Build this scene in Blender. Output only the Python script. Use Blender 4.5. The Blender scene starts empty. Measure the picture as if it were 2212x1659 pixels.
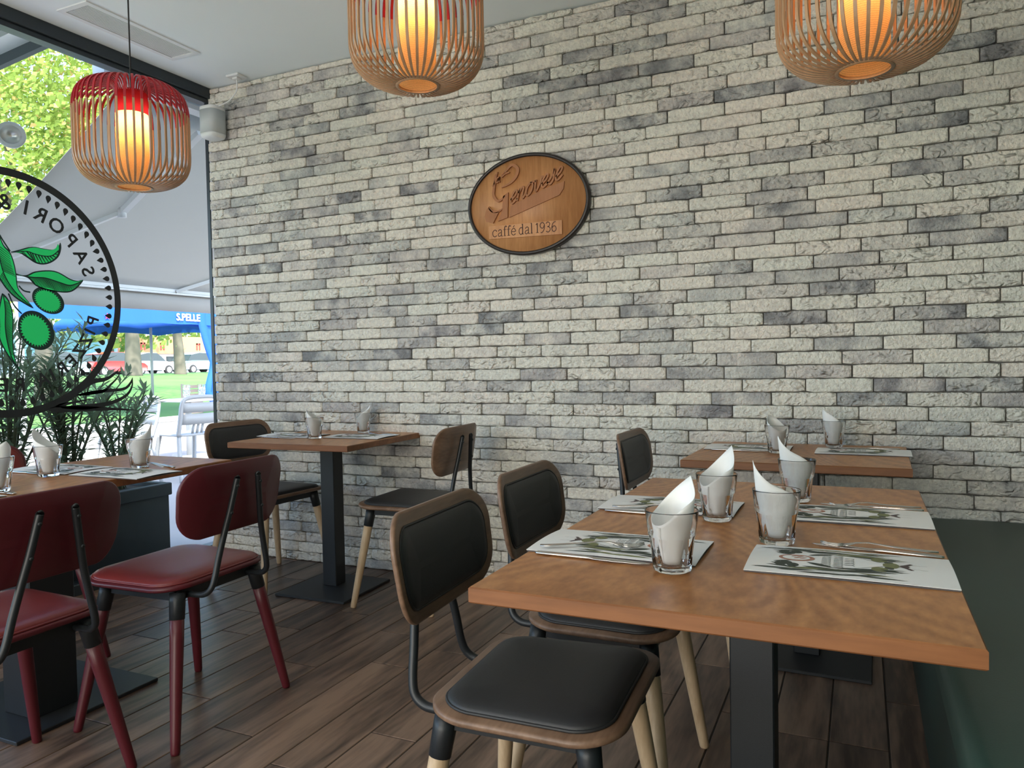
import bpy, math, random
from mathutils import Vector, Matrix

C = bpy.context.scene.collection
PI = math.pi
# ------------------------------------------------------------------ camera
cam_d = bpy.data.cameras.new('camera')
cam = bpy.data.objects.new('camera', cam_d)
C.objects.link(cam)
YAW, PITCH, ROLL = -0.4312, -0.0309, -0.0185
fw = Vector((math.sin(YAW) * math.cos(PITCH), math.cos(YAW) * math.cos(PITCH), math.sin(PITCH)))
rt = Vector((math.cos(YAW), -math.sin(YAW), 0))
up = rt.cross(fw)
r2 = rt * math.cos(ROLL) + up * math.sin(ROLL)
u2 = -rt * math.sin(ROLL) + up * math.cos(ROLL)
M = Matrix(((r2.x, u2.x, -fw.x, 3.5173), (r2.y, u2.y, -fw.y, -3.3954), (r2.z, u2.z, -fw.z, 1.1169), (0, 0, 0, 1)))
cam.matrix_world = M
cam_d.sensor_fit = 'HORIZONTAL'
cam_d.sensor_width = 36
cam_d.lens = 1635.26 / 2212 * 36
cam_d.clip_start = 0.05
cam_d.clip_end = 300
bpy.context.scene.camera = cam

# ------------------------------------------------------------------ world, sun, added fill lights, exposure
CEIL = 2.76
world = bpy.data.worlds.new('sky')
bpy.context.scene.world = world
world.use_nodes = True
wn = world.node_tree
for n in list(wn.nodes):
    wn.nodes.remove(n)
wo = wn.nodes.new('ShaderNodeOutputWorld')
bg = wn.nodes.new('ShaderNodeBackground')
sky = wn.nodes.new('ShaderNodeTexSky')
sky.sky_type = 'NISHITA'
sky.sun_disc = False
sky.sun_elevation = math.radians(50)
sky.sun_rotation = math.radians(120)
sky.dust_density = 2.0
sky.ozone_density = 1.5
bg.inputs[1].default_value = 0.68
wn.links.new(sky.outputs[0], bg.inputs[0])
wn.links.new(bg.outputs[0], wo.inputs[0])

sd = bpy.data.lights.new('sun', 'SUN')
sd.energy = 6.8
sd.angle = math.radians(1.0)
sd.color = (1.0, 0.95, 0.86)
sun = bpy.data.objects.new('sun', sd)
C.objects.link(sun)
sun.rotation_euler = Vector((-0.55, 0.30, -1.0)).to_track_quat('-Z', 'Y').to_euler()

def area(name, loc, size, energy, color, rot=(0, 0, 0), sy=None, portal=False):
    l = bpy.data.lights.new(name, 'AREA')
    l.shape = 'RECTANGLE'
    l.size = size
    l.size_y = sy or size
    l.energy = energy
    l.color = color
    o = bpy.data.objects.new(name, l)
    o.location = loc
    o.rotation_euler = rot
    C.objects.link(o)
    if portal:
        l.cycles.is_portal = True
    return o

area('window_portal', (-0.05, -3.2, 1.4), 2.7, 1, (1, 1, 1), (0, -PI / 2, 0), 6.4, portal=True)
# soft overhead fill added behind the camera, no fixtures modelled there
area('overhead_fill_a', (2.6, -4.9, 2.74), 1.5, 14, (1.0, 0.95, 0.86))
area('overhead_fill_b', (0.9, -5.0, 2.74), 1.5, 12, (1.0, 0.96, 0.9))
# unseen fill added behind the camera to brighten brick wall and ceiling
area('rear_fill', (1.8, -6.4, 1.25), 3.4, 122, (1.0, 0.945, 0.85), (PI / 2 + 0.5, 0, 0), 2.1)

vs = bpy.context.scene.view_settings
vs.view_transform = 'Standard'
vs.look = 'None'
vs.gamma = 1
vs.exposure = 0.66
vs.use_curve_mapping = False

# ------------------------------------------------------------------ materials
def mat(name, col, rough=0.5, metal=0.0, spec=0.5, bump=None, noise=None, trans=None, coat=0.0, attr=None):
    m = bpy.data.materials.new(name)
    m.use_nodes = True
    nt = m.node_tree
    b = nt.nodes['Principled BSDF']
    b.inputs['Base Color'].default_value = (*col, 1)
    b.inputs['Roughness'].default_value = rough
    b.inputs['Metallic'].default_value = metal
    b.inputs['Specular IOR Level'].default_value = spec
    if coat:
        b.inputs['Coat Weight'].default_value = coat
        b.inputs['Coat Roughness'].default_value = 0.12
    tc = nt.nodes.new('ShaderNodeTexCoord')
    if noise:   # (scale, strength)
        n = nt.nodes.new('ShaderNodeTexNoise')
        n.inputs['Scale'].default_value = noise[0]
        n.inputs['Detail'].default_value = 4
        nt.links.new(tc.outputs['Object'], n.inputs['Vector'])
        mr = nt.nodes.new('ShaderNodeMapRange')
        mr.inputs[3].default_value = 1 - noise[1]
        mr.inputs[4].default_value = 1 + noise[1]
        nt.links.new(n.outputs[0], mr.inputs[0])
        mx = nt.nodes.new('ShaderNodeVectorMath')
        mx.operation = 'SCALE'
        mx.inputs[0].default_value = col
        nt.links.new(mr.outputs[0], mx.inputs['Scale'])
        nt.links.new(mx.outputs[0], b.inputs['Base Color'])
    if bump:    # (scale, strength)
        n = nt.nodes.new('ShaderNodeTexNoise')
        n.inputs['Scale'].default_value = bump[0]
        n.inputs['Detail'].default_value = 3
        nt.links.new(tc.outputs['Object'], n.inputs['Vector'])
        bp = nt.nodes.new('ShaderNodeBump')
        bp.inputs['Strength'].default_value = bump[1]
        bp.inputs['Distance'].default_value = 0.0007
        nt.links.new(n.outputs[0], bp.inputs['Height'])
        nt.links.new(bp.outputs[0], b.inputs['Normal'])
    if trans:   # translucent share
        t = nt.nodes.new('ShaderNodeBsdfTranslucent')
        t.inputs[0].default_value = (*col, 1)
        ms = nt.nodes.new('ShaderNodeMixShader')
        ms.inputs[0].default_value = trans
        out = nt.nodes['Material Output']
        nt.links.new(b.outputs[0], ms.inputs[1])
        nt.links.new(t.outputs[0], ms.inputs[2])
        nt.links.new(ms.outputs[0], out.inputs[0])
    return m

def ramp(nt, stops):
    r = nt.nodes.new('ShaderNodeValToRGB')
    e = r.color_ramp.elements
    while len(e) < len(stops):
        e.new(0.5)
    for k, (p, c) in enumerate(stops):
        e[k].position = p
        e[k].color = (*c, 1)
    return r

def wood(name, dark, light, axis='X', scale=1.0, rough=0.35, spec=0.5, coat=0.0, rand=None, grainy=1.0, fig=2.2, fa=0.16, st=None, mul_=38, det=3):
    """long-grained timber: stretched noise for pores, distorted bands for the figure"""
    m = bpy.data.materials.new(name)
    m.use_nodes = True
    nt = m.node_tree
    b = nt.nodes['Principled BSDF']
    b.inputs['Roughness'].default_value = rough
    b.inputs['Specular IOR Level'].default_value = spec
    if coat:
        b.inputs['Coat Weight'].default_value = coat
        b.inputs['Coat Roughness'].default_value = 0.15
    tc = nt.nodes.new('ShaderNodeTexCoord')
    mp = nt.nodes.new('ShaderNodeMapping')
    st = st or {'X': (0.12, 1, 1), 'Y': (1, 0.12, 1), 'Z': (1, 1, 0.12)}[axis]
    mp.inputs['Scale'].default_value = tuple(v * scale for v in st)
    src = tc.outputs['Object']
    if rand:
        at = nt.nodes.new('ShaderNodeAttribute')
        at.attribute_name = rand
        cx = nt.nodes.new('ShaderNodeVectorMath')
        cx.operation = 'SCALE'
        cx.inputs['Scale'].default_value = 37.0
        nt.links.new(at.outputs['Color'], cx.inputs[0])
        ad = nt.nodes.new('ShaderNodeVectorMath')
        ad.operation = 'ADD'
        nt.links.new(src, ad.inputs[0])
        nt.links.new(cx.outputs[0], ad.inputs[1])
        src = ad.outputs[0]
    nt.links.new(src, mp.inputs['Vector'])
    n1 = nt.nodes.new('ShaderNodeTexNoise')
    n1.inputs['Scale'].default_value = fig
    n1.inputs['Detail'].default_value = det
    n1.inputs['Distortion'].default_value = 0.6
    nt.links.new(mp.outputs[0], n1.inputs['Vector'])
    mul = nt.nodes.new('ShaderNodeMath')
    mul.operation = 'MULTIPLY'
    mul.inputs[1].default_value = mul_
    nt.links.new(n1.outputs[0], mul.inputs[0])
    sn = nt.nodes.new('ShaderNodeMath')
    sn.operation = 'SINE'
    nt.links.new(mul.outputs[0], sn.inputs[0])
    n2 = nt.nodes.new('ShaderNodeTexNoise')
    n2.inputs['Scale'].default_value = 70
    n2.inputs['Detail'].default_value = 5
    nt.links.new(mp.outputs[0], n2.inputs['Vector'])
    ma = nt.nodes.new('ShaderNodeMath')
    ma.operation = 'MULTIPLY_ADD'
    ma.inputs[1].default_value = fa
    nt.links.new(sn.outputs[0], ma.inputs[0])
    nt.links.new(n2.outputs[0], ma.inputs[2])
    n3 = nt.nodes.new('ShaderNodeTexNoise')
    n3.inputs['Scale'].default_value = 1.6
    nt.links.new(mp.outputs[0], n3.inputs['Vector'])
    av = nt.nodes.new('ShaderNodeMath')
    av.operation = 'ADD'
    nt.links.new(ma.outputs[0], av.inputs[0])
    nt.links.new(n3.outputs[0], av.inputs[1])
    hv = nt.nodes.new('ShaderNodeMath')
    hv.operation = 'MULTIPLY'
    hv.inputs[1].default_value = 0.5
    nt.links.new(av.outputs[0], hv.inputs[0])
    r = ramp(nt, [(0.5 - 0.16 / grainy, dark), (0.5 + 0.16 / grainy, light)])
    nt.links.new(hv.outputs[0], r.inputs[0])
    colout = r.outputs[0]
    if rand:
        sx = nt.nodes.new('ShaderNodeSeparateColor')
        nt.links.new(at.outputs['Color'], sx.inputs[0])
        mr = nt.nodes.new('ShaderNodeMapRange')
        mr.inputs[3].default_value = 0.72
        mr.inputs[4].default_value = 1.28
        nt.links.new(sx.outputs[1], mr.inputs[0])
        vm = nt.nodes.new('ShaderNodeVectorMath')
        vm.operation = 'SCALE'
        nt.links.new(colout, vm.inputs[0])
        nt.links.new(mr.outputs[0], vm.inputs['Scale'])
        colout = vm.outputs[0]
    nt.links.new(colout, b.inputs['Base Color'])
    bp = nt.nodes.new('ShaderNodeBump')
    bp.inputs['Strength'].default_value = 0.12
    bp.inputs['Distance'].default_value = 0.001
    nt.links.new(hv.outputs[0], bp.inputs['Height'])
    nt.links.new(bp.outputs[0], b.inputs['Normal'])
    return m

def brick_mat():
    m = bpy.data.materials.new('cast_brick')
    m.use_nodes = True
    nt = m.node_tree
    L = nt.links.new
    b = nt.nodes['Principled BSDF']
    b.inputs['Roughness'].default_value = 0.85
    b.inputs['Specular IOR Level'].default_value = 0.2
    tc = nt.nodes.new('ShaderNodeTexCoord')
    at = nt.nodes.new('ShaderNodeAttribute')
    at.attribute_name = 'tone'
    sx = nt.nodes.new('ShaderNodeSeparateColor')
    L(at.outputs['Color'], sx.inputs[0])
    # every brick reads its own patch of the noises
    off = nt.nodes.new('ShaderNodeVectorMath')
    off.operation = 'MULTIPLY_ADD'
    off.inputs[1].default_value = (0, 31.0, 53.0)
    L(at.outputs['Color'], off.inputs[0])
    L(tc.outputs['Object'], off.inputs[2])
    # smoky stain: soft, uneven
    n = nt.nodes.new('ShaderNodeTexNoise')
    n.inputs['Scale'].default_value = 9
    n.inputs['Detail'].default_value = 3
    L(off.outputs[0], n.inputs['Vector'])
    mr = nt.nodes.new('ShaderNodeMapRange')
    mr.inputs[1].default_value = 0.3
    mr.inputs[2].default_value = 0.68
    mr.inputs[3].default_value = 0.15
    mr.inputs[4].default_value = 1.35
    L(n.outputs[0], mr.inputs[0])
    mu = nt.nodes.new('ShaderNodeMath')
    mu.operation = 'MULTIPLY'
    L(sx.outputs[0], mu.inputs[0])
    L(mr.outputs[0], mu.inputs[1])
    r = ramp(nt, [(0.0, (0.78, 0.755, 0.695)), (0.33, (0.60, 0.59, 0.57)), (0.66, (0.44, 0.44, 0.445)), (1.0, (0.25, 0.255, 0.27))])
    L(mu.outputs[0], r.inputs[0])
    # slight warm / cool drift from brick to brick
    hs = nt.nodes.new('ShaderNodeMix')
    hs.data_type = 'RGBA'
    hs.blend_type = 'MULTIPLY'
    hs.inputs[0].default_value = 1
    rr = ramp(nt, [(0, (1.0, 0.96, 0.93)), (0.5, (1, 0.99, 0.95)), (1, (0.96, 0.98, 0.95))])
    L(sx.outputs[2], rr.inputs[0])
    L(r.outputs[0], hs.inputs[6])
    L(rr.outputs[0], hs.inputs[7])
    # rust-brown cast on some edges
    n4 = nt.nodes.new('ShaderNodeTexNoise')
    n4.inputs['Scale'].default_value = 60
    n4.inputs['Detail'].default_value = 2
    L(off.outputs[0], n4.inputs['Vector'])
    r4 = ramp(nt, [(0.35, (0.86, 0.86, 0.87)), (0.6, (1.05, 1.05, 1.04))])
    L(n4.outputs[0], r4.inputs[0])
    h2 = nt.nodes.new('ShaderNodeMix')
    h2.data_type = 'RGBA'
    h2.blend_type = 'MULTIPLY'
    h2.inputs[0].default_value = 1
    L(hs.outputs[2], h2.inputs[6])
    L(r4.outputs[0], h2.inputs[7])
    L(h2.outputs[2], b.inputs['Base Color'])
    # chiselled face
    mp = nt.nodes.new('ShaderNodeMapping')
    mp.inputs['Scale'].default_value = (1, 1, 1.6)
    mp.inputs['Rotation'].default_value = (0, 0.5, 0)
    L(off.outputs[0], mp.inputs['Vector'])
    n2 = nt.nodes.new('ShaderNodeTexNoise')
    n2.noise_type = 'RIDGED_MULTIFRACTAL' if hasattr(n2, 'noise_type') else n2.noise_type
    n2.inputs['Scale'].default_value = 26
    n2.inputs['Detail'].default_value = 3
    n2.inputs['Distortion'].default_value = 0.9
    L(mp.outputs[0], n2.inputs['Vector'])
    n3 = nt.nodes.new('ShaderNodeTexNoise')
    n3.inputs['Scale'].default_value = 90
    n3.inputs['Detail'].default_value = 4
    L(off.outputs[0], n3.inputs['Vector'])
    # some bricks are rough, some almost smooth
    sm = nt.nodes.new('ShaderNodeMath')
    sm.operation = 'MULTIPLY'
    L(n2.outputs[0], sm.inputs[0])
    L(sx.outputs[1], sm.inputs[1])
    ad = nt.nodes.new('ShaderNodeMath')
    ad.operation = 'MULTIPLY_ADD'
    ad.inputs[1].default_value = 0.35
    L(n3.outputs[0], ad.inputs[0])
    L(sm.outputs[0], ad.inputs[2])
    bp = nt.nodes.new('ShaderNodeBump')
    bp.inputs['Strength'].default_value = 1.0
    bp.inputs['Distance'].default_value = 0.03
    L(ad.outputs[0], bp.inputs['Height'])
    L(bp.outputs[0], b.inputs['Normal'])
    return m

def glass_mat(name, tint=(0.97, 1.0, 0.98), rough=0.0):
    m = bpy.data.materials.new(name)
    m.use_nodes = True
    nt = m.node_tree
    for n in list(nt.nodes):
        nt.nodes.remove(n)
    o = nt.nodes.new('ShaderNodeOutputMaterial')
    g = nt.nodes.new('ShaderNodeBsdfGlass')
    g.inputs['Color'].default_value = (*tint, 1)
    g.inputs['Roughness'].default_value = rough
    g.inputs['IOR'].default_value = 1.48
    nt.links.new(g.outputs[0], o.inputs[0])
    return m

def pane_mat(name):
    """thin sheet glass: clear with a faint mirror reflection"""
    m = bpy.data.materials.new(name)
    m.use_nodes = True
    nt = m.node_tree
    for n in list(nt.nodes):
        nt.nodes.remove(n)
    o = nt.nodes.new('ShaderNodeOutputMaterial')
    t = nt.nodes.new('ShaderNodeBsdfTransparent')
    t.inputs[0].default_value = (0.95, 0.985, 0.98, 1)
    g = nt.nodes.new('ShaderNodeBsdfGlossy')
    g.inputs['Roughness'].default_value = 0.01
    f = nt.nodes.new('ShaderNodeFresnel')
    f.inputs[0].default_value = 1.25
    mx = nt.nodes.new('ShaderNodeMixShader')
    nt.links.new(f.outputs[0], mx.inputs[0])
    nt.links.new(t.outputs[0], mx.inputs[1])
    nt.links.new(g.outputs[0], mx.inputs[2])
    nt.links.new(mx.outputs[0], o.inputs[0])
    return m

def emit(name, col, strength):
    m = bpy.data.materials.new(name)
    m.use_nodes = True
    nt = m.node_tree
    b = nt.nodes['Principled BSDF']
    b.inputs['Base Color'].default_value = (*col, 1)
    b.inputs['Emission Color'].default_value = (*col, 1)
    b.inputs['Emission Strength'].default_value = strength
    return m

MT = dict(
    brick=brick_mat(),
    mortar=mat('dark_mortar', (0.15, 0.145, 0.135), 0.9),  # dark mortar colour of the brick joints
    ceiling=mat('ceiling_paint', (0.84, 0.905, 0.93), 0.85, noise=(3, 0.02)),
    wallpaint=mat('wall_paint', (0.55, 0.55, 0.52), 0.8),
    greenwall=mat('green_wall_paint', (0.10, 0.16, 0.13), 0.7),
    frame=mat('anthracite_aluminium', (0.035, 0.045, 0.052), 0.35, 0.3),
    floor=wood('plank_tile', (0.058, 0.036, 0.025), (0.225, 0.143, 0.098), 'Y', 1.0, 0.36, 0.5, rand='tone', grainy=0.9, fig=3.4, fa=0.22),
    grout=mat('grout', (0.03, 0.024, 0.02), 0.8),
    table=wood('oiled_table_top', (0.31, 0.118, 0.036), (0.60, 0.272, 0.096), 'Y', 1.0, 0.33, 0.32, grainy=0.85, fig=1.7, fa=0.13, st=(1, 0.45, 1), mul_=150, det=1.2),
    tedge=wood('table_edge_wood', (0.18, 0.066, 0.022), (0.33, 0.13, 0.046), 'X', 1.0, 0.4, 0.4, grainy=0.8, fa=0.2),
    black=mat('black_powder_coat', (0.016, 0.019, 0.022), 0.42, 0.2, bump=(400, 0.2)),
    plate=mat('black_base_plate', (0.02, 0.022, 0.024), 0.5, 0.1, bump=(500, 0.3)),
    walnut=wood('walnut_veneer', (0.125, 0.070, 0.042), (0.25, 0.150, 0.095), 'Y', 1.5, 0.38, 0.4, grainy=0.8),
    beech=wood('beech_leg', (0.40, 0.27, 0.155), (0.60, 0.44, 0.28), 'Z', 2.0, 0.4, 0.4, grainy=0.7),
    leather=mat('black_leatherette', (0.022, 0.022, 0.023), 0.5, 0, 0.45, bump=(350, 0.25)),
    redlac=mat('dark_red_lacquer', (0.095, 0.010, 0.016), 0.38, 0, 0.5, noise=(6, 0.08)),
    redleather=mat('red_leatherette', (0.165, 0.022, 0.022), 0.36, 0, 0.5, bump=(350, 0.25)),
    bench=mat('green_leatherette', (0.036, 0.078, 0.058), 0.42, 0, 0.5, bump=(260, 0.3), noise=(5, 0.1)),
    benchpanel=mat('green_bench_front', (0.036, 0.080, 0.064), 0.45, 0, 0.5, bump=(260, 0.3)),
    bamboo=wood('bamboo_strip', (0.34, 0.195, 0.10), (0.52, 0.32, 0.175), 'Z', 2.0, 0.42, 0.4, grainy=0.6),
    redstrip=mat('red_painted_strip', (0.36, 0.012, 0.022), 0.4),
    cord=mat('black_cord', (0.01, 0.01, 0.01), 0.6),
    white=mat('white_plastic', (0.72, 0.74, 0.74), 0.4),
    mesh=mat('speaker_grille', (0.50, 0.54, 0.55), 0.6, bump=(900, 0.6)),
    paper=mat('paper_napkin', (0.92, 0.92, 0.90), 0.85, trans=0.25, bump=(500, 0.15)),
    card=mat('menu_card', (0.88, 0.87, 0.85), 0.6),
    cardside=mat('card_edge', (0.10, 0.09, 0.09), 0.7),
    inkd=mat('print_dark_olive', (0.050, 0.062, 0.048), 0.6, noise=(90, 0.35)),
    inkg=mat('print_olive_green', (0.20, 0.21, 0.09), 0.6, noise=(120, 0.3)),
    inkr=mat('print_terracotta', (0.42, 0.20, 0.14), 0.6, noise=(150, 0.25)),
    inkp=mat('print_plum', (0.09, 0.06, 0.06), 0.6),
    steel=mat('cutlery_steel', (0.62, 0.60, 0.58), 0.18, 1.0),
    glass=glass_mat('tumbler_glass', (1.0, 1.0, 1.0)),
    pane=pane_mat('window_glass'),
    decal=mat('black_vinyl', (0.013, 0.017, 0.020), 0.5),
    dgreen=mat('green_vinyl', (0.015, 0.95, 0.26), 0.5),
    ddark=mat('deep_green_vinyl', (0.004, 0.035, 0.030), 0.5),
    oak=wood('sign_oak', (0.44, 0.19, 0.07), (0.64, 0.32, 0.135), 'Z', 2.0, 0.45, 0.4, grainy=0.8),
    oakd=wood('sign_letters', (0.32, 0.13, 0.055), (0.44, 0.195, 0.085), 'Z', 2.0, 0.5, 0.3, grainy=0.6),
    rim=mat('dark_bronze_rim', (0.03, 0.024, 0.022), 0.35, 0.2),
    engrave=mat('burnt_engraving', (0.09, 0.035, 0.02), 0.7),
)

# ------------------------------------------------------------------ helpers
def tag(o, label=None, cat=None, group=None, kind=None):
    if label: o['label'] = label
    if cat: o['category'] = cat
    if group: o['group'] = group
    if kind: o['kind'] = kind
    return o

def thing(name, label, cat, loc=(0, 0, 0), rz=0.0, group=None, rot=None):
    o = bpy.data.objects.new(name, None)
    o.empty_display_size = 0.05
    C.objects.link(o)
    o.location = loc
    o.rotation_euler = rot or (0, 0, rz)
    return tag(o, label, cat, group)

class MB:
    """collects vertices and faces, then links them as one mesh object"""
    def __init__(s):
        s.v = []; s.f = []; s.mi = []; s.tone = []
        s.cur = 0; s.curtone = (0, 0, 0)
        s.smooth = []
        s.sm = False
    def add(s, vs, fs):
        n = len(s.v)
        s.v += [tuple(p) for p in vs]
        for f in fs:
            s.f.append(tuple(i + n for i in f)); s.mi.append(s.cur); s.smooth.append(s.sm); s.tone.append(s.curtone)
    def box(s, x0, x1, y0, y1, z0, z1, rot=None):
        vs = [(x, y, z) for x in (x0, x1) for y in (y0, y1) for z in (z0, z1)]
        if rot:
            vs = [rot @ Vector(p) for p in vs]
        s.add(vs, [(0, 1, 3, 2), (4, 6, 7, 5), (0, 4, 5, 1), (2, 3, 7, 6), (0, 2, 6, 4), (1, 5, 7, 3)])
    def bbox(s, x0, x1, y0, y1, z0, z1, b):
        """box with chamfered edges"""
        L = []
        for (dx, dz) in ((b, 0), (0, b)):
            pass
        rings = []
        for z, i in ((z0, b), (z0 + b, 0), (z1 - b, 0), (z1, b)):
            X0, X1, Y0, Y1 = x0 + i, x1 - i, y0 + i, y1 - i
            c = b
            rings.append([(X0 + c, Y0, z), (X1 - c, Y0, z), (X1, Y0 + c, z), (X1, Y1 - c, z), (X1 - c, Y1, z), (X0 + c, Y1, z), (X0, Y1 - c, z), (X0, Y0 + c, z)])
        s.loft(rings, True, True)
    def loft(s, rings, capa=False, capb=False, closed=True):
        n = len(rings[0])
        vs = [p for r in rings for p in r]
        fs = []
        for i in range(len(rings) - 1):
            for j in range(n if closed else n - 1):
                k = (j + 1) % n
                fs.append((i * n + j, i * n + k, (i + 1) * n + k, (i + 1) * n + j))
        if capa: fs.append(tuple(range(n - 1, -1, -1)))
        if capb: fs.append(tuple((len(rings) - 1) * n + j for j in range(n)))
        s.add(vs, fs)
    def tube(s, pts, rad, n=10, caps=True, flat=None, closed=False, upv=None):
        """sweep; flat=(w,t) gives a rectangular strip"""
        pts = [Vector(p) for p in pts]
        m = len(pts)
        rads = rad if isinstance(rad, (list, tuple)) else [rad] * m
        rings = []
        prev = None
        for i, p in enumerate(pts):
            if closed:
                t = pts[(i + 1) % m] - pts[i - 1]
            else:
                t = pts[min(i + 1, m - 1)] - pts[max(i - 1, 0)]
            t.normalize()
            if upv is not None:
                a = Vector(upv)
            elif prev is None:
                a = Vector((0, 0, 1)) if abs(t.z) < 0.9 else Vector((1, 0, 0))
            else:
                a = prev
            a = (a - t * a.dot(t)).normalized()
            prev = a
            b = t.cross(a)
            if flat:
                w, h = flat[0] / 2, flat[1] / 2
                k = rads[i] if isinstance(rad, (list, tuple)) else 1
                rings.append([p + a * h * k + b * w * k, p + a * h * k - b * w * k, p - a * h * k - b * w * k, p - a * h * k + b * w * k])
            else:
                rings.append([p + (a * math.cos(2 * PI * j / n) + b * math.sin(2 * PI * j / n)) * rads[i] for j in range(n)])
        if closed:
            rings.append(rings[0])
            s.loft(rings)
        else:
            s.loft(rings, caps, caps)
    def lathe(s, prof, n=32, c=(0, 0, 0), fac=None, capa=False, capb=False):
        rings = []
        for k, (r, z) in enumerate(prof):
            ring = []
            for j in range(n):
                a = 2 * PI * j / n
                rr = r * (fac(a, z, k) if fac else 1)
                ring.append((c[0] + rr * math.cos(a), c[1] + rr * math.sin(a), c[2] + z))
            rings.append(ring)
        s.loft(rings, capa, capb)
    def plate(s, outline, prof, mapf):
        """outline(inset)->list of (u,v); prof: (inset,h) from bottom centre round to top centre"""
        rings = [[mapf(u, v, h) for u, v in outline(d)] for d, h in prof]
        n = len(rings[0])
        s.loft(rings, True, True)
    def poly(s, pts, z=0.0, f=None, thick=None):
        """flat polygon, fan-safe through triangulation"""
        from mathutils.geometry import tessellate_polygon
        P = [Vector((a, b, 0)) for a, b in pts]
        tri = tessellate_polygon([P])
        f = f or (lambda a, b, c: (a, b, c))
        if thick is None:
            s.add([f(a, b, z) for a, b in pts], tri)
        else:
            n = len(pts)
            s.add([f(a, b, z) for a, b in pts] + [f(a, b, z + thick) for a, b in pts],
                  [tuple(t) for t in tri] + [tuple(i + n for i in t) for t in tri] + [(i, (i + 1) % n, (i + 1) % n + n, i + n) for i in range(n)])
    def stroke(s, pts, w, f, z=0.0, thick=None):
        """flat tapered stroke on a plane; w number or list"""
        ws = w if isinstance(w, (list, tuple)) else [w] * len(pts)
        P = [Vector(p) for p in pts]
        Lf, Rt = [], []
        for i, p in enumerate(P):
            t = P[min(i + 1, len(P) - 1)] - P[max(i - 1, 0)]
            nrm = Vector((-t.y, t.x)).normalized() * ws[i] / 2
            Lf.append(p + nrm); Rt.append(p - nrm)
        n = len(P)
        if thick is None:
            s.add([f(q.x, q.y, z) for q in Lf] + [f(q.x, q.y, z) for q in Rt], [(i, i + 1, n + i + 1, n + i) for i in range(n - 1)])
        else:
            rings = [[f(a.x, a.y, z), f(b.x, b.y, z), f(b.x, b.y, z + thick), f(a.x, a.y, z + thick)] for a, b in zip(Lf, Rt)]
            s.loft(rings, True, True)
    def build(s, name, mats, parent=None, fixn=True):
        me = bpy.data.meshes.new(name)
        me.from_pydata(s.v, [], s.f)
        mats = mats if isinstance(mats, (list, tuple)) else [mats]
        for m in mats:
            me.materials.append(MT[m] if isinstance(m, str) else m)
        me.polygons.foreach_set('material_index', s.mi)
        me.polygons.foreach_set('use_smooth', s.smooth)
        if any(t != (0, 0, 0) for t in s.tone):
            ca = me.color_attributes.new('tone', 'FLOAT_COLOR', 'CORNER')
            for p in me.polygons:
                t = s.tone[p.index]
                for li in p.loop_indices:
                    ca.data[li].color = (t[0], t[1], t[2], 1)
        me.update()
        if fixn:
            import bmesh
            bm = bmesh.new(); bm.from_mesh(me)
            bmesh.ops.recalc_face_normals(bm, faces=bm.faces)
            bm.to_mesh(me); bm.free()
        o = bpy.data.objects.new(name, me)
        C.objects.link(o)
        if parent is not None:
            o.parent = parent
        return o

def crm(pts, k=6):
    """Catmull-Rom smoothing"""
    P = [Vector(p) for p in pts]
    out = []
    for i in range(len(P) - 1):
        a = P[max(i - 1, 0)]; b = P[i]; c = P[i + 1]; d = P[min(i + 2, len(P) - 1)]
        for j in range(k):
            t = j / k
            out.append(0.5 * ((2 * b) + (c - a) * t + (2 * a - 5 * b + 4 * c - d) * t * t + (3 * b - a - 3 * c + d) * t ** 3))
    out.append(P[-1])
    return out

def rrect(hw, hh, r, d=0.0, n=7, taper=0.0, cx=0.0):
    """rounded rectangle outline inset by d; taper widens v with u"""
    hw -= d; hh -= d
    r = max(min(r - d * 0.8, hw, hh), 0.002)
    pts = []
    for (sx, sy, a0) in ((1, 1, 0), (-1, 1, 90), (-1, -1, 180), (1, -1, 270)):
        for k in range(n + 1):
            a = math.radians(a0 + 90 * k / n)
            u = sx * (hw - r) + r * math.cos(a); v = sy * (hh - r) + r * math.sin(a)
            pts.append((u + cx, v * (1 + taper * u)))
    return pts

def text_mesh(txt):
    """outline of one character or word from the built-in face as triangles; returns verts2d, faces, width"""
    cu = bpy.data.curves.new('t', 'FONT')
    cu.body = txt
    cu.size = 1.0
    cu.resolution_u = 3
    o = bpy.data.objects.new('t', cu)
    C.objects.link(o)
    dg = bpy.context.evaluated_depsgraph_get()
    dg.update()
    me = bpy.data.meshes.new_from_object(o.evaluated_get(dg))
    vs = [(v.co.x, v.co.y) for v in me.vertices]
    fs = [tuple(p.vertices) for p in me.polygons]
    bpy.data.objects.remove(o)
    bpy.data.meshes.remove(me)
    bpy.data.curves.remove(cu)
    return vs, fs

def copy_tree(o, parent=None, name=None):
    c = o.copy()
    C.objects.link(c)
    if parent is not None:
        c.parent = parent
        c.matrix_parent_inverse = o.matrix_parent_inverse.copy()
    for ch in list(o.children):
        copy_tree(ch, c)
    return c

def place(o, loc, rz=0.0, label=None, group=None):
    o.location = loc
    o.rotation_euler = (0, 0, rz)
    if label: o['label'] = label
    if group: o['group'] = group
    return o

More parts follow.
